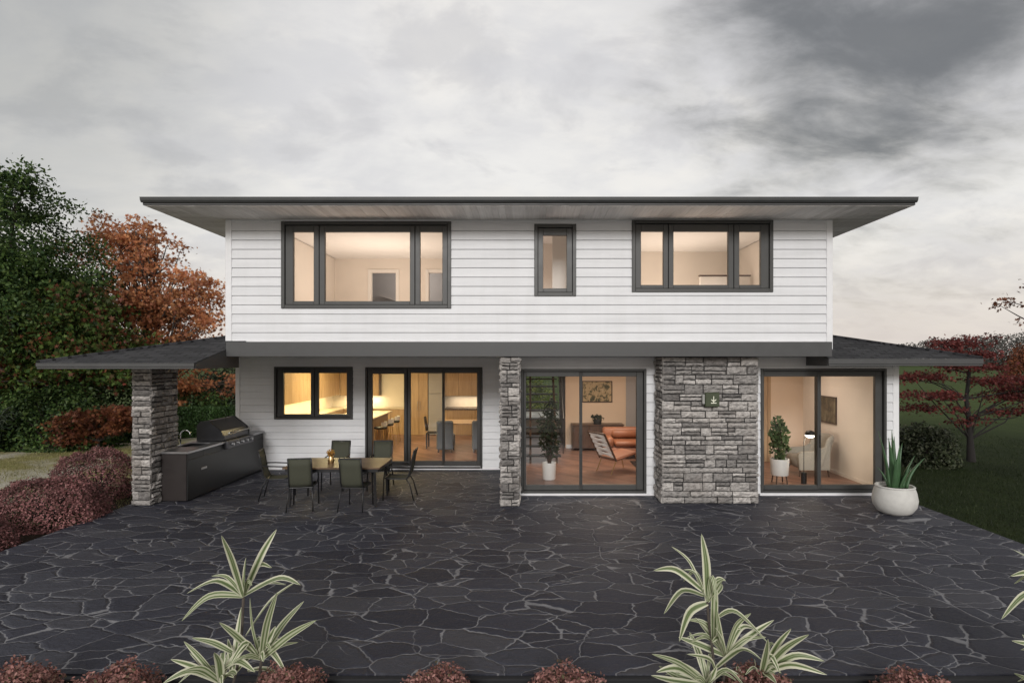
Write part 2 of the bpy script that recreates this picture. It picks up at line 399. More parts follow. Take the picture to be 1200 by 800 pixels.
MAT = dict(
    siding=m_siding(), trim=plain('white_trim_paint', (.76, .76, .77), .5, var=.04), slate=m_slate(), stone=m_stone(), roof=m_roof(), floor=m_floor(), glass=m_glass(),
    mortar=plain('dark_mortar', (.018, .017, .017), .95), frame=plain('charcoal_frame', (.050, .050, .048), .42, var=.08), bronze=plain('dark_bronze_frame', (.030, .029, .027), .4, var=.08),
    fascia=plain('charcoal_fascia', (.060, .060, .060), .5, var=.08), gutter=plain('dark_gutter_metal', (.05, .052, .052), .4, var=.08),
    soffit=wood('whitewashed_soffit_board', (.62, .585, .56), (.92, .89, .86), 'y', .7, .85, True),
    paint=plain('cream_wall_paint', (.76, .70, .63), .8, var=.03, sc=2), paint_peach=plain('peach_wall_paint', (.66, .52, .40), .8, var=.03, sc=2), paint_white=plain('white_wall_paint', (.78, .75, .71), .8, var=.03, sc=2),
    ceil=plain('ceiling_paint', (.78, .76, .73), .9, var=.02), gray_paint=plain('gray_wall_paint', (.33, .32, .33), .8, var=.03),
    cab=wood('oak_cabinet_front', (.29, .185, .10), (.46, .32, .19), 'z', .8, .45), walnut=wood('walnut_veneer', (.030, .014, .008), (.10, .045, .022), 'z', .9, .4),
    counter=plain('pale_stone_worktop', (.55, .46, .34), .35), steel=plain('brushed_steel', (.45, .45, .46), .33, 1.0, .1, 9), darksteel=plain('dark_grill_steel', (.15, .15, .16), .42, .9, .1, 9),
    blackpaint=plain('black_enamel', (.012, .012, .014), .35), dkpanel=plain('dark_cabinet_panel', (.028, .029, .030), .38, .2, .15, 3), rust=plain('dark_brown_panel', (.015, .010, .009), .5),
    chrome=plain('chrome', (.7, .7, .7), .12, 1.0, .02), gold=plain('brass_leg', (.55, .38, .18), .3, 1.0, .05),
    sling=plain('olive_sling_fabric', (.050, .052, .034), .8, var=.15, sc=40, bump=.2), chairframe=plain('black_tube_metal', (.014, .014, .015), .4),
    tabletop=wood('brown_slat_tabletop', (.075, .045, .028), (.17, .105, .065), 'x', .9, .4),
    gray_fab=plain('blue_gray_fabric', (.13, .145, .16), .9, var=.1, sc=30), beige_fab=plain('pale_oat_fabric', (.27, .25, .215), .9, var=.08, sc=30),
    leather=plain('tan_leather', (.27, .105, .055), .45, var=.12), black=plain('black_plastic', (.012, .012, .012), .45), white_pot=plain('white_ceramic', (.66, .65, .63), .45, var=.05), concrete_pot=plain('pale_concrete_bowl', (.55, .54, .51), .7, var=.08, sc=10, bump=.15),
    soil=plain('dark_soil', (.025, .018, .013), 1), web=plain('white_webbing', (.72, .72, .72), .8), bark=plain('dark_bark', (.038, .03, .026), .95, var=.35, sc=14, bump=.6), bark2=plain('grey_bark', (.075, .062, .052), .95, var=.35, sc=14, bump=.6),
    bark_dark=plain('wet_dark_bark', (.016, .013, .012), .95, var=.35, sc=14, bump=.6),
    aloe=plain('aloe_leaf', (.045, .10, .042), .45, var=.3, sc=5), dkwood=wood('dark_stained_wood', (.03, .017, .01), (.075, .042, .025), 'z', 1, .4),
    curtain=plain('pale_curtain', (.68, .67, .67), .9, var=.03), plaque=plain('green_enamel', (.040, .052, .022), .5), cream=plain('cream_mark', (.75, .75, .62), .6), grey_mark=plain('grey_sensor', (.3, .3, .28), .5),
    striped=m_variegated(), edge=plain('black_stone_edging', (.010, .010, .012), .7), clear=plain('pale_wire', (.5, .5, .5), .35, .8),
    grn=leafmat('green_tree_leaf', [(.010, .024, .008), (.022, .050, .014), (.05, .09, .022), (.10, .15, .04), (.035, .07, .018)]),
    mixleaf=leafmat('turning_leaf', [(.02, .042, .010), (.05, .095, .02), (.11, .16, .035), (.06, .10, .022), (.17, .04, .028), (.03, .06, .014)]),
    orange=leafmat('orange_maple_leaf', [(.42, .17, .075), (.55, .24, .11), (.62, .32, .15), (.50, .21, .12), (.32, .12, .065)], .38),
    red=leafmat('red_maple_leaf', [(.07, .018, .018), (.13, .03, .027), (.19, .048, .04), (.09, .02, .02)], .25),
    brick_red=leafmat('rusty_shrub_leaf', [(.10, .030, .018), (.17, .055, .028), (.20, .08, .034), (.07, .02, .014)]),
    barberry=leafmat('barberry_leaf', [(.035, .036, .018), (.17, .070, .068), (.265, .118, .115), (.36, .175, .168), (.105, .044, .043)], .15),
    coral=leafmat('coral_tip_leaf', [(.09, .10, .04), (.30, .135, .12), (.42, .20, .175), (.50, .27, .235), (.17, .085, .07)], .2),
    hedge=leafmat('hedge_leaf', [(.025, .055, .016), (.04, .085, .022), (.055, .10, .03), (.02, .04, .014)]), dkgrn=leafmat('dark_shrub_leaf', [(.014, .020, .009), (.026, .036, .015), (.05, .058, .030), (.085, .09, .06)]),
    indoor=leafmat('houseplant_leaf', [(.05, .08, .03), (.10, .15, .06), (.17, .22, .10)]), indoor_dk=leafmat('dark_houseplant_leaf', [(.018, .026, .014), (.035, .045, .022), (.055, .065, .035)]), lime=leafmat('lime_leaf', [(.10, .16, .03), (.20, .26, .05), (.32, .34, .08), (.06, .10, .02)]), back_gravel=m_ground('pale_back_gravel', [(.3, (.5, .48, .42)), (.7, (.62, .6, .54))], 3, 40), far=leafmat('far_wood_haze_leaf', [(.065, .07, .06), (.09, .09, .08), (.11, .10, .09), (.075, .075, .07)], .1),
    blade=leafmat('grass_blade', [(.012, .020, .006), (.020, .030, .009), (.032, .040, .012)], .2), dryblade=leafmat('dry_grass_blade', [(.14, .15, .04), (.22, .20, .08), (.30, .27, .14), (.17, .18, .05)], .2), reed=leafmat('tall_dark_grass', [(.012, .022, .012), (.025, .036, .020), (.04, .05, .03)], .15),
    flower=leafmat('yellow_bloom', [(.6, .35, .06), (.7, .45, .10), (.45, .16, .05), (.5, .42, .15)]),
    art=m_picture('leafy_print', [(.30, (.02, .022, .014)), (.42, (.075, .07, .03)), (.50, (.36, .27, .15)), (.7, (.46, .36, .23))], 9), art2=m_picture('mossy_print', [(.3, (.03, .028, .018)), (.5, (.11, .085, .05)), (.7, (.22, .19, .12))], 4),
    lampglow=m_emit('lamp_glow', (1, .93, .82), 6), bulb=m_emit('undershelf_glow', (1, .8, .45), 3),
)
def M_(k): return MAT[k]

# ------------------------------------------------------------------ leaf clouds
OVAL = np.array([(0, -.5, 0), (.22, -.2, .04), (.24, .12, .05), (0, .5, 0), (-.24, .12, .05), (-.22, -.2, .04)])
LONG = np.array([(0, -.5, 0), (.11, -.15, .03), (.10, .2, .03), (0, .5, -.06), (-.10, .2, .03), (-.11, -.15, .03)])
STAR = np.array([(0, -.5, 0), (.1, -.15, 0), (.48, -.12, -.06), (.2, .12, .02), (.3, .42, -.03), (.06, .24, .02), (0, .56, -.05), (-.06, .24, .02), (-.3, .42, -.03), (-.2, .12, .02), (-.48, -.12, -.06), (-.1, -.15, 0)])
BLADE = np.array([(-.035, 0, 0), (.035, 0, 0), (.02, .6, .06), (0, 1, .2)])
def poly_mesh(name, verts, k):
    n = len(verts) // k; me = bpy.data.meshes.new(name)
    me.vertices.add(len(verts)); me.vertices.foreach_set('co', verts.astype(np.float32).ravel())
    me.loops.add(n * k); me.loops.foreach_set('vertex_index', np.arange(n * k, dtype=np.int32))
    me.polygons.add(n); me.polygons.foreach_set('loop_start', np.arange(0, n * k, k, dtype=np.int32))
    me.update(calc_edges=True); return me
def leaf_mesh(name, P, size, tmpl, rng, up=0.0, out=None, w_out=0.0):
    n = len(P); nr = rng.normal(size=(n, 3)); nr /= np.linalg.norm(nr, axis=1)[:, None]
    nr[:, 2] += up
    if out is not None: nr += out * w_out
    nr /= np.linalg.norm(nr, axis=1)[:, None]
    u = np.cross(nr, rng.normal(size=(n, 3))); u /= np.linalg.norm(u, axis=1)[:, None]; v = np.cross(nr, u)
    s = (size * rng.uniform(.65, 1.3, n))[:, None, None]
    V = P[:, None, :] + s * (tmpl[None, :, 0:1] * u[:, None] + tmpl[None, :, 1:2] * v[:, None] + tmpl[None, :, 2:3] * nr[:, None])
    return poly_mesh(name, V.reshape(-1, 3), len(tmpl))
def clusters(blobs, n, rng, pw=.45):
    vol = np.array([b[3] * b[4] * b[5] for b in blobs]) ** .8; vol /= vol.sum()
    idx = rng.choice(len(blobs), n, p=vol); d = rng.normal(size=(n, 3)); d /= np.linalg.norm(d, axis=1)[:, None]
    B = np.array(blobs)[idx]; return B[:, :3] + d * B[:, 3:6] * (rng.uniform(0, 1, n) ** pw)[:, None]
def tree(name, loc, label, cat, blobs, ncl, per, sd, leaf, lmat, bmat, trunk, r0, seed, tmpl=OVAL, up=.2, flat=.7, group=None, limbs=.5, extra=None, pw=.45):
    rng = np.random.default_rng(seed); t = thing(name, loc, label, cat, group)
    C = clusters(blobs, ncl, rng, pw)
    C[:, 2] = np.maximum(C[:, 2], .25)
    P = np.repeat(C, per, 0) + rng.normal(size=(ncl * per, 3)) * np.array([sd, sd, sd * flat])
    P[:, 2] = np.maximum(P[:, 2], .06)
    link('crown', leaf_mesh('crown', P, leaf, tmpl, rng, up), lmat, t, recalc=False)
    mb = MB(); tp = [Vector(p) for p in trunk]; nt_ = len(tp)
    mb.tube(tp, [r0 * (1.25 if i == 0 else 1) * (1 - .72 * i / (nt_ - 1)) for i in range(nt_)], 9)
    for c in C[rng.uniform(size=ncl) < limbs]:
        c = Vector(c); cands = [p for p in tp[1:] if p.z < c.z - .1] or [tp[1]]
        s = cands[-1] if rng.uniform() < .5 else cands[int(rng.integers(len(cands)))]
        m = s.lerp(c, .5) + Vector(rng.normal(size=3) * .06 * (c - s).length) + Vector((0, 0, .05))
        q = r0 * .28 * min(1, (c - s).length / 2 + .2)
        mb.tube([s, s.lerp(m, .6), m, m.lerp(c, .55) + Vector(rng.normal(size=3) * .04), c], [q, q * .8, q * .6, q * .4, q * .15], 5, False)
    autosmooth(build('trunk', mb, bmat, t, recalc=False), 60)
    return t
def mound(name, loc, label, cat, rx, ry, rz, n, leaf, lmat, seed, tmpl=OVAL, group=None, lump=.12, tight=.16):
    """a clipped or naturally rounded shrub: stems inside, leaves through the outer third of a lumpy dome"""
    rng = np.random.default_rng(seed); t = thing(name, loc, label, cat, group)
    d = rng.normal(size=(n, 3)); d[:, 2] = np.abs(d[:, 2]) * 1.1 - .12; d /= (np.abs(d) ** 2.6).sum(1)[:, None] ** (1 / 2.6)
    ph = rng.uniform(0, 6, 6)
    l = 1 + lump * (np.sin(d[:, 0] * 5 + ph[0]) * np.sin(d[:, 1] * 5 + ph[1]) + .7 * np.sin(d[:, 0] * 11 + ph[2] + d[:, 2] * 9) * np.sin(d[:, 1] * 12 + ph[3]) + .5 * rng.normal(size=n) * .6)
    r = (1.0 - np.abs(rng.normal(size=n)) * tight) * l
    P = d * r[:, None] * np.array([rx, ry, rz]); P[:, 2] = np.maximum(P[:, 2], .02)
    link('foliage', leaf_mesh('foliage', P, leaf, tmpl, rng, .35, d, .7), lmat, t, recalc=False)
    mb = MB()
    for i in range(26):
        a = rng.uniform(0, 6.28); e = rng.uniform(.25, 1.0)
        q = Vector((math.cos(a) * rx * .78 * e, math.sin(a) * ry * .78 * e, rz * .8 * math.sqrt(max(.1, 1 - e * e * .8))))
        mb.tube([(0, 0, 0), q * .5 + Vector((0, 0, .05)), q], [.018, .012, .005], 5, False)
    build('stem', mb, M_('bark'), t, recalc=False)
    return t

# ------------------------------------------------------------------ ground
def sheet(x0, x1, y0, y1, z): m = MB(); m.quad((x0, y0, z), (x1, y0, z), (x1, y1, z), (x0, y1, z)); return m
structure('ground', sheet(-900, 900, -300, 1500, -.12), m_ground('meadow_soil', [(.3, (.02, .03, .009)), (.7, (.035, .045, .014))], .12))
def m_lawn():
    t = NT('lawn_painted_shading'); v = t.map(); a = t.noise(v, .6, 6, .6); b = t.noise(v, 14, 6, .7); w = t.noise(v, .08, 4)
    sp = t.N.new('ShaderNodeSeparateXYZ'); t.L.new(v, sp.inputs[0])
    f = t.mr(t.math('ADD', sp.outputs[1], t.math('MULTIPLY', w, 14)), 18, 46, 0, 1, True)      # vignette and grazing brightness painted in: same grass, dark near, bright far
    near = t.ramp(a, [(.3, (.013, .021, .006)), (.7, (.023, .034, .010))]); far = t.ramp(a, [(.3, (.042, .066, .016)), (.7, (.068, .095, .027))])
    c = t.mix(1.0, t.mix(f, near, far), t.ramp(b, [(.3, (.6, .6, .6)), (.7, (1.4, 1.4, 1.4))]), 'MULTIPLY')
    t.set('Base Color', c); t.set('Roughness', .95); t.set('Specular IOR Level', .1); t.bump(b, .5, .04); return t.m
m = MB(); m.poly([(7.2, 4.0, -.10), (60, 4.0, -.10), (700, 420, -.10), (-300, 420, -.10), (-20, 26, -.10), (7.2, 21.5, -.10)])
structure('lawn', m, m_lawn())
m = MB(); m.poly([(-7.4, 4, -.10), (-7.4, 21, -.10), (-11, 21, -.10), (-14, 18.6, -.10), (-40, 15, -.10), (-40, 4, -.10)])
structure('side_lawn', m, m_ground('thin_dry_grass_path', [(.25, (.17, .18, .045)), (.45, (.27, .245, .11)), (.60, (.46, .43, .36)), (.8, (.22, .22, .06))], .55, 20))
# planting beds beside and before the patio
m = MB(); m.poly([(-7.4, 4, -.092), (-7.4, 13.2, -.092), (-8.6, 13, -.092), (-9.9, 11.4, -.092), (-9.6, 8, -.092), (-9.3, 4, -.092)])
structure('planting_bed', m, m_ground('bark_mulch', [(.3, (.02, .014, .010)), (.7, (.04, .028, .02))], 2, 25))
structure('front_bed', sheet(-9, 9, 1.0, 4.86, -.105), m_ground('dark_bed_soil', [(.3, (.012, .010, .009)), (.7, (.025, .02, .017))], 2, 25))
structure('bounce_ground', sheet(-30, 30, -45, .9, -.10), m_ground('bounce_gravel', [(.3, (.46, .45, .43)), (.7, (.60, .59, .56))], 3, 40))  # added pale ground, unseen behind the camera, bounces light up to the soffit
PE = 4.92
m = MB(); m.box(-7.4, 7.2, PE, 14.0, -.16, 0)
structure('patio', m, M_('slate'))
m = MB(); m.box(-7.46, 7.26, PE - .07, PE - .003, -.30, -.012, .008); m.box(7.203, 7.26, PE - .003, 11.0, -.30, -.02, .008); m.box(-7.46, -7.403, PE - .003, 14, -.30, -.02, .008)
structure('patio_edging', m, M_('edge'))

# grass blades round the patio
def blades(name, n, xr, yr, z, h, mat, seed, keep=None):
    rng = np.random.default_rng(seed); P = np.stack([rng.uniform(*xr, n), rng.uniform(*yr, n), np.full(n, z)], 1)
    if keep: P = P[[keep(a, b) for a, b in P[:, :2]]]
    n = len(P); az = rng.uniform(0, 6.28, n); up = rng.uniform(.55, 1, n)
    u = np.stack([np.cos(az), np.sin(az), 0 * az], 1); l = np.stack([-np.sin(az), np.cos(az), 0 * az], 1) * np.sqrt(1 - up**2)[:, None]; l[:, 2] = up
    nn = np.cross(u, l); s = (h * rng.uniform(.5, 1.4, n))[:, None, None]
    V = P[:, None] + s * (BLADE[None, :, 0:1] * 2.2 * u[:, None] + BLADE[None, :, 1:2] * l[:, None] + BLADE[None, :, 2:3] * nn[:, None])
    o = link(name, poly_mesh(name, V.reshape(-1, 3), 4), mat, recalc=False); o['kind'] = 'stuff'; return o
blades('lawn_grass', 70000, (7.19, 17), (6.5, 24), -.1, .055, M_('blade'), 3, lambda a, b: b < 9 + 15 * math.sin(a * 91.7 + b * 57.3) ** 2)
blades('dry_grass', 42000, (-19, -7.5), (9.5, 19), -.1, .055, M_('dryblade'), 4, lambda a, b: b < 18.3 + (a + 14) * .0 - max(0, -a - 14) * .6 and math.sin(a * 1.3 + math.sin(b * 1.7)) + math.sin(b * 1.1 + a * .4) > -.5)

# ------------------------------------------------------------------ the house
H = thing('house', (0, 11.2, 0), 'white two-storey lap-sided house with dark flat eaves, stone piers and lit windows', 'house', world=True)
MAPF = lambda y0: (lambda u, o, z: (u, y0 - o, z))             # wall facing the camera, 'o' is how far it stands out
MAPR = lambda x0: (lambda u, o, z: (x0 + o, u, z))
MAPL = lambda x0: (lambda u, o, z: (x0 - o, u, z))
MAPB = lambda y0: (lambda u, o, z: (u, y0 + o, z))
def cells(u0, u1, z0, z1, holes):
    us = sorted({u0, u1} | {min(max(h[i], u0), u1) for h in holes for i in (0, 1)}); out = []
    for a, b in zip(us, us[1:]):
        if b - a < 1e-6: continue
        m = (a + b) / 2; cut = sorted((h[2], h[3]) for h in holes if h[0] < m < h[1]); z = z0
        for c0, c1 in cut:
            if c0 > z: out.append((a, b, z, min(c0, z1)))
            z = max(z, c1)
        if z < z1: out.append((a, b, z, z1))
    return out
def siding(mp, u0, u1, z0, z1, holes=(), ex=.18):
    m = MB(); k = 0
    for a, b, c0, c1 in cells(u0, u1, z0, z1, holes):
        i = math.floor((c0 - z0) / ex + 1e-6)
        while z0 + i * ex < c1 - 1e-5:
            q0 = z0 + i * ex; q1 = q0 + ex; s0 = max(q0, c0); s1 = min(q1, c1)
            o = lambda z: .036 - .016 * (z - q0) / ex
            gz = min(s1, max(s0, q1 - .013))                  # narrow shadow gap under the next board's lip
            m.quad(mp(a, o(s0), s0), mp(b, o(s0), s0), mp(b, o(gz), gz), mp(a, o(gz), gz))
            m.quad(mp(a, .0, s0), mp(b, .0, s0), mp(b, o(s0), s0), mp(a, o(s0), s0))
            m.quad(mp(a, .0, gz), mp(b, .0, gz), mp(b, o(gz), gz), mp(a, o(gz), gz))
            if s1 > gz + 1e-5: m.quad(mp(a, .002, gz), mp(b, .002, gz), mp(b, .002, s1), mp(a, .002, s1))
            i += 1
    return m
def slab(mp, u0, u1, z0, z1, holes, t):                       # wall core with openings: outer face o=0, inner face o=-t
    m = MB()
    for a, b, c0, c1 in cells(u0, u1, z0, z1, holes):
        m.quad(mp(a, 0, c0), mp(b, 0, c0), mp(b, 0, c1), mp(a, 0, c1)); m.quad(mp(a, -t, c0), mp(b, -t, c0), mp(b, -t, c1), mp(a, -t, c1))
    for h in list(holes) + [(u0, u1, z0, z1)]:
        c = [(h[0], h[2]), (h[1], h[2]), (h[1], h[3]), (h[0], h[3])]
        for (a, z), (b, w) in zip(c, c[1:] + c[:1]): m.quad(mp(a, 0, z), mp(b, 0, w), mp(b, -t, w), mp(a, -t, z))
    return m
def wall(mp, u0, u1, z0, z1, holes, inner='paint', t=.16, side=True, ex=.18):
    o = build('wall', siding(mp, u0, u1, z0, z1, holes, ex), M_('siding'), H, recalc=False)
    build('wall_lining', slab(mp, u0, u1, z0, z1, holes, t), M_(inner), o, recalc=False)
    return o
def rect(px0, px1, py0, py1, d): return (X(px0, d), X(px1, d), Z(py1, d), Z(py0, d))

DU, DR, DL, DB = 11.2, 13.96, 11.34, 20.4                       # upper wall, recessed wall, lower wall, back wall
UW, LWL, LWR = 5.87, -7.1, 7.26
def window(outer, panes, d, mat='frame', kind='window', casing=.07, sash_gap=True, depth=.07):
    """casing ring, then one sash ring per light, each set back behind the casing, with a dark groove between"""
    u0, u1, z0, z1 = outer; mp = MAPF(d); m = MB()
    def ring(a, b, o0, o1, c=.006):
        w = (b[0] - a[0], a[1] - b[1], b[2] - a[2], a[3] - b[3])
        bx = lambda x0, x1, q0, q1: m.box(x0, x1, d - o1, d - o0, q0, q1, c)
        bx(a[0], b[0], a[2], a[3]); bx(b[1], a[1], a[2], a[3]); bx(b[0] + .0005, b[1] - .0005, a[2], b[2]); bx(b[0] + .0005, b[1] - .0005, b[3], a[3])
    inn = (u0 + casing, u1 - casing, z0 + casing, z1 - casing)
    ring(outer, inn, -.10, .055)
    fr = build(kind, m, M_(mat), H)
    xs = sorted(panes); edges = [inn[0]] + [(xs[i][1] + xs[i+1][0]) / 2 for i in range(len(xs) - 1)] + [inn[1]]
    for i, p in enumerate(xs):
        m = MB(); g = .006
        cell = (edges[i] + g, edges[i+1] - g, inn[2] + g, inn[3] - g)
        k = .006 if (kind == 'window' or i % 2 == 0) else .03
        ring(cell, p, -.055 - (0 if k < .02 else .03), .022 - (0 if k < .02 else .03), .005)
        sa = build('sash', m, M_(mat), fr)
        m = MB(); m.quad((p[0] - .01, d + .02 + k, p[2] - .01), (p[1] + .01, d + .02 + k, p[2] - .01), (p[1] + .01, d + .02 + k, p[3] + .01), (p[0] - .01, d + .02 + k, p[3] + .01))
        build('pane', m, M_('glass'), fr)
    # jamb lining behind, closes the groove
    m = MB(); o = slab(MAPF(d + .05), inn[0] - .02, inn[1] + .02, inn[2] - .02, inn[3] + .02, [(edges[i] + .012, edges[i+1] - .012, inn[2] + .012, inn[3] - .012) for i in range(len(xs))], .12)
    build('jamb', o, M_(mat), fr)
    return fr
WA = rect(330.5, 529, 260, 361.5, DU); WB = rect(626, 675, 263, 347, DU); WC = rect(740, 905, 258.5, 342.5, DU)
WK = rect(322, 414, 429.5, 491, DR); D1 = rect(428.5, 565.5, 430, 548.5, DR); D2 = rect(610.5, 757, 432, 577, DL); D3 = rect(890.5, 1037.5, 431.6, 576.5, DL)
window(WA, [rect(344, 368, 272, 353, DU), rect(381, 480.5, 272, 353, DU), rect(492.5, 518.5, 272, 353, DU)], DU)
window(WB, [rect(636.5, 664, 276, 338, DU)], DU)
window(WC, [rect(751, 777, 271.5, 334, DU), rect(789, 853, 271.5, 334, DU), rect(866, 891, 271.5, 334, DU)], DU)
window(WK, [rect(332.5, 364.5, 437, 485, DR), rect(373.5, 406.5, 437, 485, DR)], DR, 'bronze', casing=.06)
window(D1, [rect(436.5, 473.5, 438, 540, DR), rect(481, 518, 437, 540, DR), rect(521, 559, 437, 540, DR)], DR, 'bronze', 'sliding_door', casing=.05)
d2 = window(D2, [rect(616.5, 679, 441, 568, DL), rect(682.5, 746, 441, 568, DL)], DL, 'frame', 'sliding_door', casing=.05)
d3 = window(D3, [rect(895, 957.5, 441, 568, DL), rect(962.5, 1026, 441, 568, DL)], DL, 'frame', 'sliding_door', casing=.05)
for fr, px, d in ((d2, 680.8, DL), (d3, 960, DL)):
    m = MB(); x = X(px, d); m.box(x - .012, x + .012, d - .05, d - .025, .95, 1.2, .004); build('handle', m, M_('black'), fr)

ZB, ZT = 2.73, 5.40                                            # storey break, upper soffit
shr = lambda h, e=.012: (h[0] + e, h[1] - e, h[2] + e, h[3] - e)
wall(MAPF(DU), -UW, UW, 3.03 - .18, ZT + .04, [shr(WA), shr(WB), shr(WC)], 'paint')
wall(MAPL(-UW), DU, DB, 2.85, ZT + .04, []); wall(MAPR(UW), DU, DB, 2.85, ZT + .04, [])
wall(MAPB(DB), -UW, UW, 2.85, ZT + .04, [])
wall(MAPF(DR), LWL, -.34, .09, 2.86, [shr(WK), shr(D1)], 'paint', ex=.165)
wall(MAPF(DL), -.34, LWR, .04, 2.86, [shr(D2), shr(D3)], 'paint')
wall(MAPL(-.34), DL, DR, .09, 2.86, [], 'paint')
wall(MAPL(LWL), DR, DB, .09, 2.86, []); wall(MAPR(LWR), DL, DB, .09, 2.86, [])
SW = (-.55, 1.35, .55, 2.55)                                   # stairwell window in the back wall
wall(MAPB(DB), LWL, LWR, .09, 2.86, [SW], 'paint')
m = MB(); m.quad((SW[0], DB + .02, SW[2]), (SW[1], DB + .02, SW[2]), (SW[1], DB + .02, SW[3]), (SW[0], DB + .02, SW[3])); build('pane', m, M_('glass'), H)
# corner boards, base trim, eave trim
def trimbox(name, *a, c=.006, mat='trim', par=None): m = MB(); m.box(*a, c); return build(name, m, M_(mat), par or H)
for sx in (-1, 1): trimbox('corner_board', sx * (UW - .08), sx * (UW + .04), DU - .045, DU + .10, 2.86, ZT)
trimbox('corner_board', LWL - .03, LWL + .075, DR - .04, DR + .08, .05, 2.72)
trimbox('corner_board', LWR - .085, LWR + .035, DL - .04, DL + .08, .0, 2.56)
trimbox('corner_board', -.365, -.27, DL - .035, DL + .06, .0, 2.72)
trimbox('base_trim', LWL, -.345, DR - .05, DR + .02, .003, .088); trimbox('base_trim', -.26, X(768, DL), DL - .062, DL + .02, .003, .047); trimbox('base_trim', X(889, DL), LWR - .09, DL - .062, DL + .02, .003, .047)
trimbox('eave_trim', -UW + .07, UW - .07, DU - .032, DU - .004, ZT - .05, ZT - .002)
trimbox('base_trim', -UW + .1, UW - .1, DU - .05, DU - .01, 2.95, 3.06)

# main roof: hip, gutter fascia, plank soffit
E0, E1, EX = 10.15, 21.4, 6.84; RZ0, RZ1 = ZT + .002, 5.53
m = MB(); pk = 1.15
A = [(-EX, E0, RZ1), (EX, E0, RZ1), (EX, E1, RZ1), (-EX, E1, RZ1)]; rl = (E1 - E0) / 2
b0, b1 = (-EX + rl, E0 + rl, RZ1 + pk), (EX - rl, E0 + rl, RZ1 + pk)
m.quad(A[0], A[1], b1, b0); m.poly([A[1], A[2], b1]); m.quad(A[2], A[3], b0, b1); m.poly([A[3], A[0], b0])
roof = build('roof', m, M_('roof'), H)
m = MB()
for (x0, x1, y0, y1) in ((-EX, EX, E0, E0 + .025), (-EX, -EX + .025, E0 + .026, E1), (EX - .025, EX, E0 + .026, E1), (-EX + .026, EX - .026, E1 - .025, E1)): m.box(x0, x1, y0, y1, RZ0 + .012, RZ1 - .004, .004)
build('fascia', m, M_('fascia'), roof)
m = MB()                                                      # gutter along the front, a shallow trough profile
pr = [(E0 - .003, RZ1 - .075), (E0 - .035, RZ1 - .075), (E0 - .06, RZ1 - .04), (E0 - .065, RZ1 + .0), (E0 - .072, RZ1 + .010), (E0 - .06, RZ1 + .010), (E0 - .05, RZ1 - .04), (E0 - .032, RZ1 - .065), (E0 - .003, RZ1 - .065)]
m.prism(pr, -EX - .01, EX + .01, 'x'); build('gutter', m, M_('gutter'), roof)
m = MB(); rnd = random.Random(5); w = .125
ys = lambda x: DU - .03 - max(0, abs(x) - UW) * (DU - .03 - E0 - .03) / (EX - .03 - UW)
x = -EX + .03
while x < EX - .04:                                           # front boards, mitred at the corners
    x2 = min(x + w - .004, EX - .03); a, b = ys(x), ys(x2); zz = RZ0 + rnd.uniform(0, .003)
    m.prism([(x, E0 + .028), (x2, E0 + .028), (x2, max(b, E0 + .03)), (x, max(a, E0 + .03))], zz, zz + .014, 'z'); x += w
for sx in (-1, 1):
    y = E0 + .06
    while y < E1 - .05:
        y2 = y + w - .004
        xin = UW if y > DU else UW + (DU - y) * (EX - .03 - UW) / (DU - .03 - E0 - .03) + .006
        xi2 = UW if y2 > DU else UW + (DU - y2) * (EX - .03 - UW) / (DU - .03 - E0 - .03) + .006
        zz = RZ0 + rnd.uniform(0, .003)
        m.prism([(sx * min(xin, EX - .035), y), (sx * (EX - .03), y), (sx * (EX - .03), y2), (sx * min(xi2, EX - .035), y2)], zz, zz + .014, 'z'); y += w
build('soffit', m, M_('soffit'), roof)
m = MB(); m.box(-EX + .04, EX - .04, E0 + .04, E1 - .04, RZ0 + .02, RZ0 + .03); build('roof_deck', m, M_('ceil'), roof)

# storey band (beam) over the porch, with its flat top ledge and ceiling
BX = 5.5; BD = 10.4
m = MB(); m.box(-BX, BX, BD, BD + .05, 2.735, 3.005, .006); m.box(-BX, BX, BD + .051, DU - .03, 2.99, 3.004); m.box(-BX, -BX + .04, BD + .051, DU - .05, 2.74, 2.988); m.box(BX - .04, BX, BD + .051, DU - .05, 2.74, 2.988)
build('storey_band', m, M_('fascia'), H)
m = MB(); m.box(-BX + .045, BX - .045, BD + .052, 14.05, 2.745, 2.775); build('porch_ceiling', m, M_('soffit'), H)

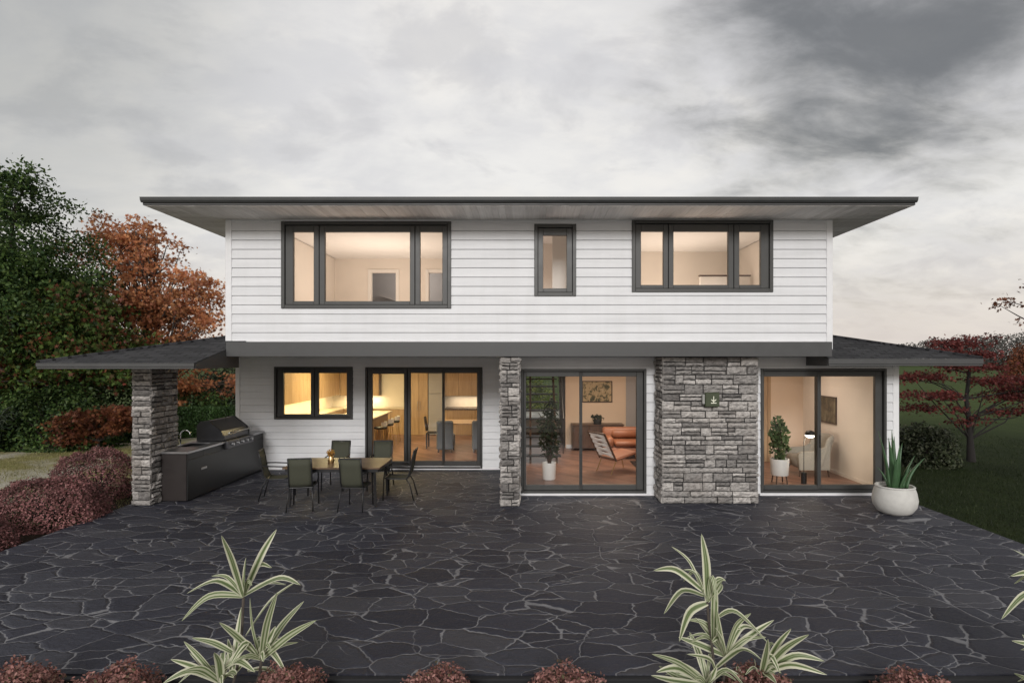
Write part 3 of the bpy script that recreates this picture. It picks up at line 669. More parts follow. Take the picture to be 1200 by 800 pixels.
# side porch roofs (hips running down from the upper storey)
def porch_roof(sx, xe, xi, ye, zt, zb, sl, ycl):
    zf = lambda t: zt + sl * t
    m = MB(); q = lambda x, y, z: (sx * x, y, z); tw = xe - UW
    m.poly([q(xe, ye, zt), q(xi, ye, zt), q(xi, DU - .03, zf(DU - .03 - ye)), q(UW, DU - .03, zf(DU - .03 - ye)), q(UW, ye + tw, zf(tw))])
    m.poly([q(xe, ye, zt), q(UW, ye + tw, zf(tw)), q(UW, DB + 1, zf(tw)), q(xe, DB + 1, zt)])
    r = build('porch_roof', m, M_('roof'), H)
    # ridge caps along the hip
    m = MB(); a = Vector(q(xe, ye, zt + .01)); b = Vector(q(UW, ye + tw, zf(tw) + .01))
    m.tube([a, b], [.03, .03], 6); build('hip_cap', m, M_('roof'), r)
    m = MB()
    f0, f1 = sorted((sx * xi, sx * xe)); m.box(f0, f1, ye - .02, ye + .02, zb + .035, zt - .003, .004); m.box(f0 + .01, f1 - .01, ye - .008, ye + .02, zb, zb + .033, .003)
    s0, s1 = sorted((sx * (xe - .02), sx * (xe + .015))); m.box(s0, s1, ye + .021, DB + 1, zb, zt - .003, .004)
    c0, c1 = sorted((sx * xi, sx * (xi + .04)))
    m.prism([(ye + .021, zb), (ye + .021, zt - .006), (ycl, zf(ycl - ye) - .006), (ycl, zb)], c0, c1, 'x')
    build('fascia', m, M_('fascia'), r)
    return r
pl = porch_roof(-1, 8.10, 5.5, 9.43, 2.63, 2.53, .24, 10.87)
pr_ = porch_roof(1, 8.27, 5.45, 10.45, 2.70, 2.565, .26, 11.28)
m = MB(); m.box(-7.35, -5.56, 10.1, 14.1, 2.742, 2.765); m.box(-8.07, -7.36, 10.1, 21, 2.57, 2.585); m.box(-8.07, -5.56, 9.46, 10.09, 2.57, 2.585); m.box(-7.355, -7.1, 14.1, 21, 2.742, 2.765); build('soffit', m, M_('soffit'), pl)
m = MB(); m.box(5.5, 8.24, 10.48, 11.30, 2.575, 2.59); m.box(LWR + .03, 8.24, 11.305, 21, 2.575, 2.59); build('soffit', m, M_('soffit'), pr_)

# stone piers: individually laid ledge stones over a mortar core
def stones(m, mp, u0, u1, z0, z1, rnd, hmin=.07, hmax=.19, wmin=.16, wmax=.6):
    z = z0
    while z < z1 - .02:
        h = rnd.uniform(hmin, hmax)
        if z + h > z1 - .05: h = z1 - z
        u = u0
        while u < u1 - .01:
            w_ = rnd.uniform(wmin, wmax) * (1 if h < .13 else .75)
            if u + w_ > u1 - wmin * .8: w_ = u1 - u
            parts = [(z, h)]
            if h > .125 and rnd.random() < .45: q = h * rnd.uniform(.4, .6); parts = [(z, q), (z + q, h - q)]
            for zz, hh in parts:
                g = rnd.uniform(.006, .012); pr0 = rnd.uniform(.022, .062); nu, nv = (max(3, int(w_ / .055)), max(2, int(hh / .035)))
                tl = rnd.uniform(-.012, .012); tv = rnd.uniform(-.012, .012)
                j = [[rnd.uniform(-.011, .011) for _ in range(nu + 1)] for _ in range(nv + 1)]
                jz = [rnd.uniform(-.004, .008) for _ in range(nu + 1)]; jt = [rnd.uniform(-.009, .004) for _ in range(nu + 1)]
                b = len(m.v)
                for a in range(nv + 1):
                    for c in range(nu + 1):
                        fu, fv = c / nu, a / nv; edge = min(fu, 1 - fu) * nu < .5 or min(fv, 1 - fv) * nv < .5
                        dz = jz[c] * (1 - fv) + jt[c] * fv
                        o = pr0 + tl * (fu - .5) + tv * (fv - .5) + j[a][c] - (.020 if edge else 0)
                        m.v.append(mp(u + g + (w_ - 2 * g) * fu, max(o, .004), zz + g + (hh - 2 * g) * fv + dz))
                for a in range(nv):
                    for c in range(nu): k = b + a * (nu + 1) + c; m.f.append((k, k + 1, k + nu + 2, k + nu + 1))
                rim = [(0, c) for c in range(nu + 1)] + [(a, nu) for a in range(1, nv + 1)] + [(nv, c) for c in range(nu - 1, -1, -1)] + [(a, 0) for a in range(nv - 1, 0, -1)]
                b2 = len(m.v)
                for a, c in rim: m.v.append(mp(u + g * .7 + (w_ - 1.4 * g) * c / nu, -.01, zz + g * .7 + (hh - 1.4 * g) * a / nv))
                n = len(rim)
                for i in range(n):
                    i2 = (i + 1) % n; k1 = b + rim[i][0] * (nu + 1) + rim[i][1]; k2 = b + rim[i2][0] * (nu + 1) + rim[i2][1]
                    m.f.append((k1, b2 + i, b2 + i2, k2))
            u += w_
        z += h
def pier(name, x0, x1, y0, y1, z1, seed, label=None, faces='FRL', wmin=.18, wmax=.62):
    rnd = random.Random(seed); m = MB(); m.box(x0 + .03, x1 - .03, y0 + .03, y1, 0, z1 - .002)
    core = build(name, m, M_('mortar'), H)
    s = MB()
    if 'F' in faces: stones(s, MAPF(y0 + .03), x0, x1, .004, z1 - .004, rnd, wmin=wmin, wmax=wmax)
    if 'L' in faces: stones(s, MAPL(x0 + .03), y0 + .02, y1, .004, z1 - .004, rnd, wmin=.12, wmax=.35)
    if 'R' in faces: stones(s, MAPR(x1 - .03), y0 + .02, y1, .004, z1 - .004, rnd, wmin=.12, wmax=.45)
    if 'B' in faces: stones(s, MAPB(y1 - .03), x0, x1, .004, z1 - .004, rnd, wmin=.12, wmax=.45)
    build('stone_facing', s, M_('stone'), core)
    return core
pier('stone_pier', 2.47, 4.27, 10.66, 11.31, 2.732, 11)
pier('stone_column', -.53, -.17, 10.45, 10.80, 2.732, 12, faces='FRLB', wmin=.12, wmax=.26)
pier('stone_column', -7.30, -6.94, 10.52, 11.34, 2.735, 13, faces='FRLB', wmin=.14, wmax=.36)

# ------------------------------------------------------------------ rooms
def boxpart(name, a, mat, par=None, c=0): m = MB(); m.box(*a, c); return build(name, m, M_(mat), par or H)
# floors and ceilings
m = MB(); m.box(LWL + .02, -.35, DR + .02, DB - .02, .04, .1); m.box(-.33, LWR - .02, DL + .02, DB - .021, .04, .0995); build('floor', m, M_('floor'), H)
m = MB(); m.box(LWL + .18, -.35, DR + .17, DB - .17, 2.62, 2.70); m.box(-.34 + .18, LWR - .18, DL + .17, DB - .171, 2.62, 2.70); build('ceiling', m, M_('ceil'), H)
boxpart('upper_floor', (-UW + .1, UW - .1, DU + .17, DB - .17, 2.90, 2.99), 'floor')
boxpart('upper_ceiling', (-UW + .1, UW - .1, DU + .02, DB - .1, 5.42, 5.5), 'ceil') if False else None
# kitchen | living partition, living | den partition, living back wall, den back wall
boxpart('interior_wall', (-.50, -.345, DR + .17, 20.2, .1, 2.62), 'paint')
boxpart('interior_wall', (1.06, 4.34, 16.7, 16.85, .1, 2.62), 'paint_peach')
boxpart('interior_wall', (4.2, 4.34, DL + .17, 16.69, .1, 2.62), 'paint')
boxpart('interior_wall', (4.345, 6.93, 14.5, 14.65, .1, 2.62), 'paint_peach')
boxpart('interior_wall', (6.93, 7.19, DL + .17, 14.65, .1, 2.62), 'paint')
boxpart('interior_wall', (1.06, 1.2, 16.86, 20.2, .1, 2.62), 'gray_paint')
boxpart('interior_door', (2.82, 3.42, 16.66, 16.695, .1, 2.32), 'gray_paint', c=.004)
boxpart('baseboard', (1.08, 2.8, 16.68, 16.698, .1, .2), 'trim'); boxpart('baseboard', (6.91, 6.928, DL + .2, 14.49, .1, .17), 'paint')
m = MB(); m.box(6.02, 6.09, 14.44, 14.498, .1, 2.4, .004); m.box(5.1, 5.17, 14.44, 14.498, .1, 2.4, .004); m.box(5.171, 6.019, 14.44, 14.498, 2.33, 2.4, .004); build('door_casing', m, M_('cab'), H)
boxpart('interior_door', (5.172, 6.018, 14.46, 14.497, .1, 2.328), 'cab', c=.004)
# upper rooms
UC = 5.38
for a, mt in (((-5.36, -5.22, DU + .17, 15.5, 2.99, UC), 'paint'), ((5.22, 5.36, DU + .17, 14.6, 2.99, UC), 'paint'), ((-1.2, -1.06, DU + .17, 15.4, 2.99, UC), 'paint'), ((1.25, 1.39, DU + .17, 14.5, 2.99, UC), 'paint'), ((1.391, 5.21, 14.4, 14.54, 2.99, UC), 'paint'), ((-1.05, 1.24, 13.4, 13.54, 2.99, UC), 'paint')): boxpart('interior_wall', a, mt)
sb = 15.4                                                      # back wall of the big bedroom with two doorways
o1 = (X(435, sb), X(464, sb), 2.99, Z(319.5, sb)); o2 = (X(502.5, sb), X(531, sb), 2.99, Z(319.5, sb))
build('interior_wall', slab(MAPF(sb), -5.219, -1.201, 2.99, UC, [o1, o2], .12), M_('paint'), H, recalc=False)
for o in (o1, o2):
    m = MB(); m.box(o[0] - .085, o[0], sb - .025, sb - .002, 2.99, o[3] + .085, .004); m.box(o[1], o[1] + .085, sb - .025, sb - .002, 2.99, o[3] + .085, .004); m.box(o[0] + .001, o[1] - .001, sb - .025, sb - .002, o[3], o[3] + .085, .004)
    build('door_casing', m, M_('paint_white'), H)
boxpart('interior_wall', (-5.2, -1.2, 17.2, 17.3, 2.99, UC), 'gray_paint'); boxpart('interior_wall', (-5.36, -5.23, 15.53, 17.19, 2.99, UC), 'gray_paint'); boxpart('interior_wall', (-1.2, -1.06, 15.53, 17.19, 2.99, UC), 'gray_paint')
m = MB(); m.prism([(-4.35, 4.62), (-3.0, 4.18), (-3.0, 4.08), (-4.35, 4.52)], 16.6, 17.15, 'y'); build('sloping_stair_soffit', m, M_('gray_paint'), H)
m = MB(); m.box(-5.2, 5.2, DU + .17, 17.2, UC, UC + .015); build('ceiling', m, M_('ceil'), H)

def lamp(name, loc, size, watts, col, rot=(0, 0, 0)):
    l = bpy.data.lights.new(name, 'AREA'); l.shape = 'RECTANGLE'; l.size, l.size_y = size; l.energy = watts; l.color = col
    o = bpy.data.objects.new(name, l); COL.objects.link(o); o.location = loc; o.rotation_euler = rot; return o
def bulb(name, loc, r, watts, col):
    l = bpy.data.lights.new(name, 'POINT'); l.shadow_soft_size = r; l.energy = watts; l.color = col
    o = bpy.data.objects.new(name, l); COL.objects.link(o); o.location = loc; return o
WARM = (1.0, .82, .64)
lamp('bedroom_uplight', (-3.4, 13.4, 3.55), (2.2, 2.0), 50, (1, .82, .67), (math.pi, 0, 0))
lamp('bedroom_uplight', (3.2, 13.0, 3.55), (2.0, 1.8), 37, (1, .82, .67), (math.pi, 0, 0))
bulb('hall_light', (0.0, 12.5, 3.5),   .15, 19, (1, .84, .74))
bulb('landing_light', (-3.2, 16.3, 4.9), .12, 20, (1, .9, .8))
lamp('living_light', (1.9, 14.2, 2.6), (1.6, 1.6), 72, WARM)
lamp('den_light', (5.7, 13.0, 2.6), (1.0, 1.0), 19, (1, .8, .64))
lamp('kitchen_light', (-5.2, 17.0, 2.6), (1.6, 2.0), 140, (1.0, .81, .42))
lamp('dining_light', (-2.4, 16.8, 2.6), (1.4, 1.4), 30, (1.0, .78, .56))

# staircase in the living room's corner
m = MB()
for i in range(11):
    y = 14.3 + i * .25; z = .28 + i * .205; m.box(-.12, .80, y, y + .27, z - .035, z, .004)
st = build('staircase', m, M_('black'), H)
m = MB()
for x in (.01, .67): m.prism([(14.25, .1), (14.45, .1), (17.1, 2.28), (17.1, 2.5), (16.9, 2.5)], x, x + .05, 'x')
build('stringer', m, M_('dkwood'), st)
m = MB()
for i in range(10): m.tube([(.86, 14.45 + i * .26, .3 + i * .205), (.86, 14.45 + i * .26, 1.2 + i * .205)], .009, 6)
m.tube([(.86, 14.4, 1.18), (.86, 16.85, 3.2)], .02, 8); build('railing', m, M_('black'), st)

# kitchen fittings
K = thing('kitchen_cabinets', (-6.6, 17.5, .1), 'oak kitchen units lit warm yellow behind the small ground-floor window', 'kitchen units', world=True)
def cabs(axis, a0, a1, n, f, z0, z1, depth, sgn):
    """row of flat cabinet doors: carcass plus separately gapped fronts"""
    car = MB(); fr = MB()
    if axis == 'x': car.box(a0, a1, f, f + depth, z0, z1)
    else: car.box(f - depth, f, a0, a1, z0, z1)
    w = (a1 - a0) / n
    for i in range(n):
        p0, p1 = a0 + i * w + .004, a0 + (i + 1) * w - .004
        if axis == 'x': fr.box(p0, p1, f - .02, f - .001, z0 + .004, z1 - .004, .003)
        else: fr.box(f + .001, f + .02, p0, p1, z0 + .004, z1 - .004, .003)
    return car, fr
for nm, args in (('wall_cabinet', ('y', 14.6, 19.8, 9, -6.56, 1.45, 2.5, .35, 1)), ('base_cabinet', ('y', 14.6, 19.8, 9, -6.36, .1, .96, .55, 1)), ('wall_cabinet', ('x', -6.54, -5.2, 3, 19.85, 1.42, 2.5, .35, 1)), ('base_cabinet', ('x', -6.34, -4.2, 4, 19.65, .1, .96, .55, 1))):
    car, fr = cabs(*args); c = build(nm, car, M_('walnut'), K); build('door', fr, M_('cab'), c)
m = MB(); m.box(-6.92, -6.34, 14.5, 20.2, .965, 1.0, .004); m.box(-6.339, -4.2, 19.62, 20.2, .965, 1.0, .004); build('worktop', m, M_('counter'), K)
lamp('under_cabinet_light', (-6.72, 17.2, 1.43), (.12, 4.6), 26, (1, .78, .34)); lamp('under_cabinet_light', (-5.8, 20.05, 1.40), (1.2, .12), 10, (1, .8, .48))
K2 = thing('kitchen_cabinets', (-2.2, 19.9, .1), 'oak wall and base cupboards behind the indoor dining table', 'kitchen units', world=True)
for nm, args in (('wall_cabinet', ('x', -2.88, -.55, 5, 19.6, 1.42, 2.45, .5, 1)), ('base_cabinet', ('x', -2.88, -.55, 5, 19.5, .1, .96, .6, 1))):
    car, fr = cabs(*args); c = build(nm, car, M_('walnut'), K2); build('door', fr, M_('cab'), c)
m = MB(); m.box(-2.9, -.53, 19.45, 20.2, .965, 1.0, .004); build('worktop', m, M_('dkwood'), K2)
lamp('under_cabinet_light', (-1.8, 19.95, 1.40), (1.8, .12), 10, (1, .8, .55))
T = thing('tall_cupboard', (-3.75, 19.6, .1), 'tall oak two-door larder cupboard beside the grey fridge', 'cupboard', world=True)
car, fr = cabs('x', -4.04, -3.44, 2, 19.5, .1, 2.55, .6, 1); build('carcass', car, M_('walnut'), T); build('door', fr, M_('cab'), T)
for dx in (-.04, .04): m = MB(); m.tube([(-3.74 + dx, 19.45, .95), (-3.74 + dx, 19.45, 1.25)], .008, 6); build('handle', m, M_('steel'), T)
F = thing('fridge', (-3.2, 19.6, .1), 'tall grey two-door fridge between the oak larder and the oak cupboards', 'fridge', world=True)
m = MB(); m.box(-3.42, -2.92, 19.5, 20.15, .1, 2.2, .01); build('body', m, M_('gray_paint'), F)
m = MB(); m.box(-3.415, -2.925, 19.46, 19.498, 1.52, 2.19, .008); build('door', m, M_('gray_paint'), F); m = MB(); m.box(-3.415, -2.925, 19.46, 19.498, .12, 1.5, .008); build('door', m, M_('gray_paint'), F)
# breakfast bar and stools
B = thing('breakfast_bar', (-5.0, 17.0, .1), 'wooden breakfast bar with slatted front and pale top seen through the left pane', 'bar counter', world=True)
m = MB(); m.box(-5.5, -4.5, 15.6, 18.2, .1, .99); build('body', m, M_('cab'), B)
m = MB(); m.box(-5.6, -4.36, 15.5, 18.3, .995, 1.035, .006); build('worktop', m, M_('counter'), B)
m = MB()
for i in range(26): m.box(-4.497, -4.475, 15.62 + i * .1, 15.69 + i * .1, .12, .98, .004)
build('slatted_front', m, M_('cab'), B)
def make_stool(loc, label):
    t = thing('bar_stool', loc, label, 'stool', 'stools along the breakfast bar')
    m = MB(); m.lathe([(.0, .62), (.17, .62), (.19, .65), (.17, .68), (.0, .68)], n=18); build('seat', m, M_('black'), t, True)
    m = MB(); m.grid(lambda u, v: (.19 * math.cos((u - .5) * 2.4), .19 * math.sin((u - .5) * 2.4), .70 + .12 * v), 8, 2); build('backrest', m, M_('white_pot'), t)
    for sx in (-1, 1):
        for sy in (-1, 1): m = MB(); m.tube([(sx * .11, sy * .11, .62), (sx * .17, sy * .17, 0)], .01, 6); build('leg', m, M_('gold'), t)
    return t
s0 = make_stool((-4.2, 16.2, .1), 'black-seated bar stool with thin legs nearest the glass at the breakfast bar')
dup(s0, (-4.2, 17.0, .1), 0, 'black-seated bar stool standing between two others at the breakfast bar'); dup(s0, (-4.2, 17.8, .1), 0, 'black-seated bar stool farthest from the glass at the breakfast bar')
# indoor dining set
T = thing('dining_table', (-1.75, 17.0, .1), 'long wooden dining table indoors behind the leftmost sliding door', 'table')
m = MB(); m.box(-.85, .95, -.55, .55, .70, .74, .006); build('tabletop', m, M_('cab'), T)
for sx in (-.7, .8):
    for sy in (-.42, .42): m = MB(); m.box(sx - .03, sx + .03, sy - .03, sy + .03, 0, .7, .004); build('leg', m, M_('cab'), T)
def make_dchair(name, loc, rz, label, mat, group):
    t = thing(name, loc, label, 'chair', group, rz)
    m = MB(); m.box(-.22, .22, -.24, .24, .1, .47, .03); build('seat', m, M_(mat), t)
    m = MB(); m.box(-.23, .23, -.32, -.22, .08, .88, .035); build('backrest', m, M_(mat), t)
    m = MB()
    for sx in (-.18, .18):
        for sy in (-.26, .2): m.box(sx - .02, sx + .02, sy - .02, sy + .02, 0, .1)
    build('feet', m, M_('dkwood'), t); return t
g = 'upholstered chairs at the indoor dining table'
c0 = make_dchair('upholstered_chair', (-2.33, 16.15, .1), 0, 'blue-grey upholstered dining chair in full view behind the sliding door', 'gray_fab', g)
dup(c0, (-1.35, 16.15, .1), 0, 'blue-grey upholstered dining chair partly behind the right frame of the leftmost sliding door')
t = thing('black_dining_chair', (-2.78, 16.75, .1), 'slim black dining chair seen side-on at the end of the indoor table', 'chair', None, R(-90))
m = MB(); m.box(-.2, .2, -.2, .2, .43, .46, .01); build('seat', m, M_('black'), t); m = MB(); m.grid(lambda u, v: (-.2 + .4 * u, -.2 - .06 * v - .03 * math.sin(u * 3.14), .48 + .42 * v), 6, 5); build('backrest', m, M_('black'), t)
for sx in (-.18, .18):
    for sy in (-.18, .18): m = MB(); m.box(sx - .018, sx + .018, sy - .018, sy + .018, 0, .43); build('leg', m, M_('black'), t)

# living room furniture
SB = thing('sideboard', (1.95, 16.42, .1), 'dark walnut sideboard under the leafy painting in the living room', 'sideboard')
m = MB(); m.box(-.72, .72, -.22, .22, .06, .70); build('carcass', m, M_('walnut'), SB); m = MB(); m.box(-.74, .74, -.24, .235, .705, .735, .004); build('top', m, M_('walnut'), SB)
for i in range(3): m = MB(); m.box(-.70 + i * .47, -.245 + i * .47, -.24, -.223, .08, .69, .004); build('door', m, M_('walnut'), SB)
def picture(loc, w, h, rz, label, art):
    t = thing('framed_picture', loc, label, 'picture', None, rz)
    m = MB(); f = .025
    m.box(-w/2, w/2, -.03, 0, h/2 - f, h/2, .003); m.box(-w/2, w/2, -.03, 0, -h/2, -h/2 + f, .003); m.box(-w/2, -w/2 + f, -.03, 0, -h/2 + f + .001, h/2 - f - .001, .003); m.box(w/2 - f, w/2, -.03, 0, -h/2 + f + .001, h/2 - f - .001, .003)
    build('frame', m, M_('dkwood'), t); m = MB(); m.box(-w/2 + f, w/2 - f, -.018, -.002, -h/2 + f, h/2 - f); build('print', m, M_(art), t)
picture((1.98, 16.697, 1.74), .88, .62, 0, 'wide framed print of dark foliage on tan hanging above the sideboard', 'art')
picture((6.927, 13.35, 1.52), .9, .62, R(-90), 'framed dark green print on the pale side wall above the wingback chair', 'art2')
def potted(name, loc, label, pot, nleaf, leaf, lmat, blobs, seed, tmpl=LONG, potmat='white_pot', stems=7, cat='houseplant', legs=0):
    rng = np.random.default_rng(seed); t = thing(name, loc, label, cat); r, h = pot
    m = MB(); m.lathe([(0, legs), (r * .88, legs), (r * .92, legs + .01), (r, legs + h - .01), (r * .99, legs + h), (r * .9, legs + h), (r * .88, legs + h - .05), (0, legs + h - .05)], n=24); autosmooth(build('pot', m, M_(potmat), t))
    if legs:
        for a in range(4): q = a * math.pi / 2 + .78; m = MB(); m.tube([(math.cos(q) * r * .7, math.sin(q) * r * .7, legs), (math.cos(q) * r * .85, math.sin(q) * r * .85, 0)], .014, 6); build('leg', m, M_('dkwood'), t)
    C = clusters(blobs, nleaf, rng, .4); m = MB()
    for c in C[:stems * 3]: c = Vector(c); m.tube([(c.x * .1, c.y * .1, legs + h - .06), (c.x * .5, c.y * .5, (legs + h + c.z) / 2), c], [.012, .008, .003], 5, False)
    build('stem', m, M_('dkwood'), t, recalc=False)
    link('foliage', leaf_mesh('foliage', C, leaf, tmpl, rng, .1), M_(lmat), t, recalc=False); return t
potted('potted_plant', (X(643.5, 12.4), 12.4, .1), 'tall dark-leaved houseplant in a white pot behind the middle sliding door', (.15, .36), 420, .17, 'indoor_dk', [(0, 0, .75, .24, .24, .32), (0, 0, 1.15, .26, .26, .35), (.02, 0, 1.5, .14, .14, .25)], 21)
potted('small_plant', (1.95, 16.35, .837), 'small round leafy plant in a dark bowl on the sideboard', (.12, .13), 90, .09, 'indoor_dk', [(0, 0, .17, .2, .14, .1)], 22, OVAL, 'black', 3)
SO = thing('sofa', (3.0, 15.3, .1), 'tan leather sofa with low back along the living room wall', 'sofa')
for nm, a in (('base', (-1.0, 1.0, -.45, .45, .12, .30)), ('backrest', (-1.0, 1.0, .2, .46, .305, .74))): m = MB(); m.box(*a, .05); autosmooth(build(nm, m, M_('leather'), SO), 60)
for i in (0, 1): m = MB(); m.box(-.78 + i * .79, -.0 + i * .79, -.47, .19, .31, .46, .05); autosmooth(build('seat_cushion', m, M_('leather'), SO), 60); m = MB(); m.box(-.78 + i * .79, 0 + i * .79, .06, .19, .47, .68, .05); autosmooth(build('back_cushion', m, M_('leather'), SO), 60)
for sx in (-.99, .80): m = MB(); m.box(sx, sx + .19, -.46, .195, .305, .56, .04); autosmooth(build('armrest', m, M_('leather'), SO), 60)
for sx in (-.9, .9):
    for sy in (-.38, .38): m = MB(); m.tube([(sx, sy, .12), (sx, sy, 0)], .02, 6); build('leg', m, M_('black'), SO)
# webbed lounge chair
LC = thing('lounge_chair', (2.06, 13.3, .1), 'low lounge chair with white webbed back, tan seat and thin brass legs', 'chair', None, R(-58))
m = MB(); m.box(-.29, .29, -.3, .36, .33, .40, .03, tf=lambda x, y, z: (x, y, z + y * .18)); build('seat', m, M_('leather'), LC)
bk = lambda x, s: (x, -.30 - s * .34, .30 + s * .62)
m = MB()
for x in (-.29, .29): m.tube([bk(x, 0), bk(x, .5), bk(x, 1)], .022, 8)
m.tube([bk(-.29, 1), bk(.29, 1)], .02, 8); m.tube([bk(-.29, .06), bk(.29, .06)], .018, 8); build('back_frame', m, M_('walnut'), LC)
m = MB()
for i in range(5):
    s0_ = .1 + i * .175
    for k in (0, 1):
        a, b = (s0_, s0_ + .13) if k == 0 else (s0_ + .13, s0_)
        m.poly([Vector(bk(-.28, a)) + Vector((0, -.012 * k, 0)), Vector(bk(.28, b)) + Vector((0, -.012 * k, 0)), Vector(bk(.28, b + .085)) + Vector((0, -.012 * k, 0)), Vector(bk(-.28, a + .085)) + Vector((0, -.012 * k, 0))])
m2 = MB(); m2 = m; wb = build('webbing', m2, M_('web'), LC, recalc=False); md = wb.modifiers.new('thick', 'SOLIDIFY'); md.thickness = .006
for sx in (-.26, .26):
    for sy, ty in ((-.28, -.42), (.3, .4)): m = MB(); m.tube([(sx, sy, .33 + sy * .18), (sx, ty, 0)], .012, 6); build('leg', m, M_('gold'), LC)
m = MB(); m.box(2.55, 3.7, 13.4, 14.5, .1, .115); tag(build('rug', m, M_('black')), 'dark rug on the living room floor beneath the sofa', 'rug')

# den furniture
AC = thing('wingback_chair', (X(950, 12.9), 12.9, .1), 'pale oat wingback armchair facing left under the small picture', 'armchair', None, R(90))
m = MB(); m.box(-.3, .3, -.25, .42, .18, .44, .05); autosmooth(build('seat', m, M_('beige_fab'), AC), 60)
def backf(u, v):
    a = (u - .5) * 2; z = .22 + .70 * v - .06 * abs(a) ** 3 * v
    return (.36 * a, -.26 - .16 * v + .28 * abs(a) ** 3 * (1 - .25 * v), z)
m = MB(); m.grid(backf, 14, 8); bb = build('backrest', m, M_('beige_fab'), AC, True); md = bb.modifiers.new('thick', 'SOLIDIFY'); md.thickness = .1; md.offset = 0; md2 = bb.modifiers.new('soft', 'SUBSURF'); md2.levels = md2.render_levels = 1
for sx in (-.36, .29):
    m = MB(); m.prism([(-.25, .16), (.42, .16), (.44, .50), (.38, .56), (.0, .58), (-.25, .72)], sx, sx + .07, 'x'); autosmooth(build('armrest', m, M_('beige_fab'), AC), 50)
for sx in (-.27, .27):
    for sy in (-.24, .36): m = MB(); m.tube([(sx, sy, .18), (sx * 1.08, sy * 1.08, 0)], [.02, .012], 6); build('leg', m, M_('dkwood'), AC)
LA = thing('floor_lamp', (X(942, 11.95), 11.95, .1), 'slim black floor lamp with glowing mushroom shade in front of the wingback chair', 'lamp')
m = MB(); m.lathe([(0, 0), (.055, 0), (.055, .23), (.05, .235), (0, .235)], n=20); autosmooth(build('base', m, M_('black'), LA))
m = MB(); m.tube([(0, 0, .235), (0, 0, .86), (.03, 0, .96), (.12, 0, .985)], .008, 8); build('stem', m, M_('black'), LA)
m = MB(); m.lathe([(.105, .99), (.10, 1.03), (.07, 1.07), (.02, 1.085), (0, 1.085)], (.13, 0, .02), 20); build('lamp_shade', m, M_('black'), LA, True)
m = MB(); m.lathe([(0, .955), (.05, .96), (.09, .985), (.10, 1.005), (0, 1.006)], (.13, 0, .0), 20); build('glowing_diffuser', m, M_('lampglow'), LA, True)
bulb('floor_lamp_light', (X(942, 11.95) + .13, 11.95, .95), .08, 9, (1, .86, .66))
potted('plant_on_stand', (X(913.5, 12.0), 12.0, .1), 'leafy green plant in a white pot on a four-legged wooden stand', (.19, .34), 420, .11, 'indoor', [(0, 0, .72, .2, .2, .25), (.0, 0, 1.0, .2, .2, .25), (-.03, 0, 1.25, .14, .14, .18)], 23, OVAL, legs=.17)
# bedroom bits
HB = thing('bed_headboard', (4.1, 13.4, 2.99), 'cream bed headboard glimpsed in the right-hand upstairs window', 'headboard', world=True)
m = MB(); m.box(X(820, 13.4), X(878, 13.4), 13.35, 13.45, 2.99, Z(324, 13.4), .01); build('panel', m, M_('paint_white'), HB); m = MB(); m.box(X(819, 13.4), X(879, 13.4), 13.34, 13.46, Z(324, 13.4) + .001, Z(322.4, 13.4), .004); build('top_rail', m, M_('walnut'), HB)
boxpart('interior_wall', (.50, 1.249, 12.3, 12.42, 2.99, UC), 'paint_white')

# wall plaque on the broad stone pier
PQ = thing('wall_plaque', (X(834, 10.55), 10.6, Z(468, 10.6)), 'small green metal plaque with pale sprout emblem on the broad stone pier', 'plaque')
m = MB(); m.box(-.115, .145, -.05, .03, -.13, .13, .01); build('plate', m, M_('plaque'), PQ)
m = MB(); m.tube([(.035, -.055, -.06), (.035, -.055, .065)], .0085, 6); m.prism([(.035, -.035), (.075, -.012), (.085, .012), (.05, -.008), (.035, -.02), (.02, -.008), (-.015, .012), (-.005, -.012)], -.062, -.052, 'y'); m.box(-.015, .085, -.062, -.052, -.068, -.052)
build('emblem', m, M_('cream'), PQ)
m = MB(); m.box(-.165, -.12, -.04, .02, -.08, .10, .006); build('sensor', m, M_('grey_mark'), PQ)

# ------------------------------------------------------------------ outdoor kitchen
OK_ = thing('outdoor_kitchen_counter', (-6.7, 12.4, 0), 'long dark outdoor kitchen counter with sink, built against the stone column', 'outdoor counter', world=True)
cx0, cx1 = -7.12, -6.45; y0, y1 = 10.82, 13.9
m = MB(); m.box(-6.93, cx1, y0, 11.36, .02, .90, .004); m.box(cx0, cx1 - .0, 11.362, y1, .02, .90, .004); build('body', m, M_('dkpanel'), OK_)
m = MB(); m.box(-6.925, cx1 - .005, y0 - .02, y0 - .002, .02, .895, .004); build('end_panel', m, M_('rust'), OK_)
m = MB(); m.box(cx1 + .001, cx1 + .014, y0 - .018, 13.88, .03, .78, .004); build('front_panel', m, M_('dkpanel'), OK_)
m = MB(); m.box(cx1 + .0145, cx1 + .022, 11.25, 11.45, .52, .56, .003); build('emblem_plate', m, M_('steel'), OK_)
m = MB()
for a in ((-6.93, cx1 + .03, y0 - .03, 11.36), (cx0, cx0 + .1, 11.361, 11.95), (-6.62, cx1 + .03, 11.361, 11.95), (cx0, cx1 + .03, 11.951, 12.12), (cx0, cx1 + .03, 13.26, y1 + .02)): m.box(a[0], a[1], a[2], a[3], .905, .95, .004)
m.box(cx0, -7.02, 12.121, 13.259, .905, .95, .004); build('worktop', m, M_('steel'), OK_)
m = MB(); m.box(-7.02, -6.62, 11.36, 11.95, .78, .79); m.box(-7.02, -7.01, 11.36, 11.95, .79, .93); m.box(-6.63, -6.62, 11.36, 11.95, .79, .93); m.box(-7.01, -6.63, 11.36, 11.37, .79, .93); m.box(-7.01, -6.63, 11.94, 11.95, .79, .93); build('sink', m, M_('blackpaint'), OK_)
m = MB(); px_, py_ = -6.99, 11.5
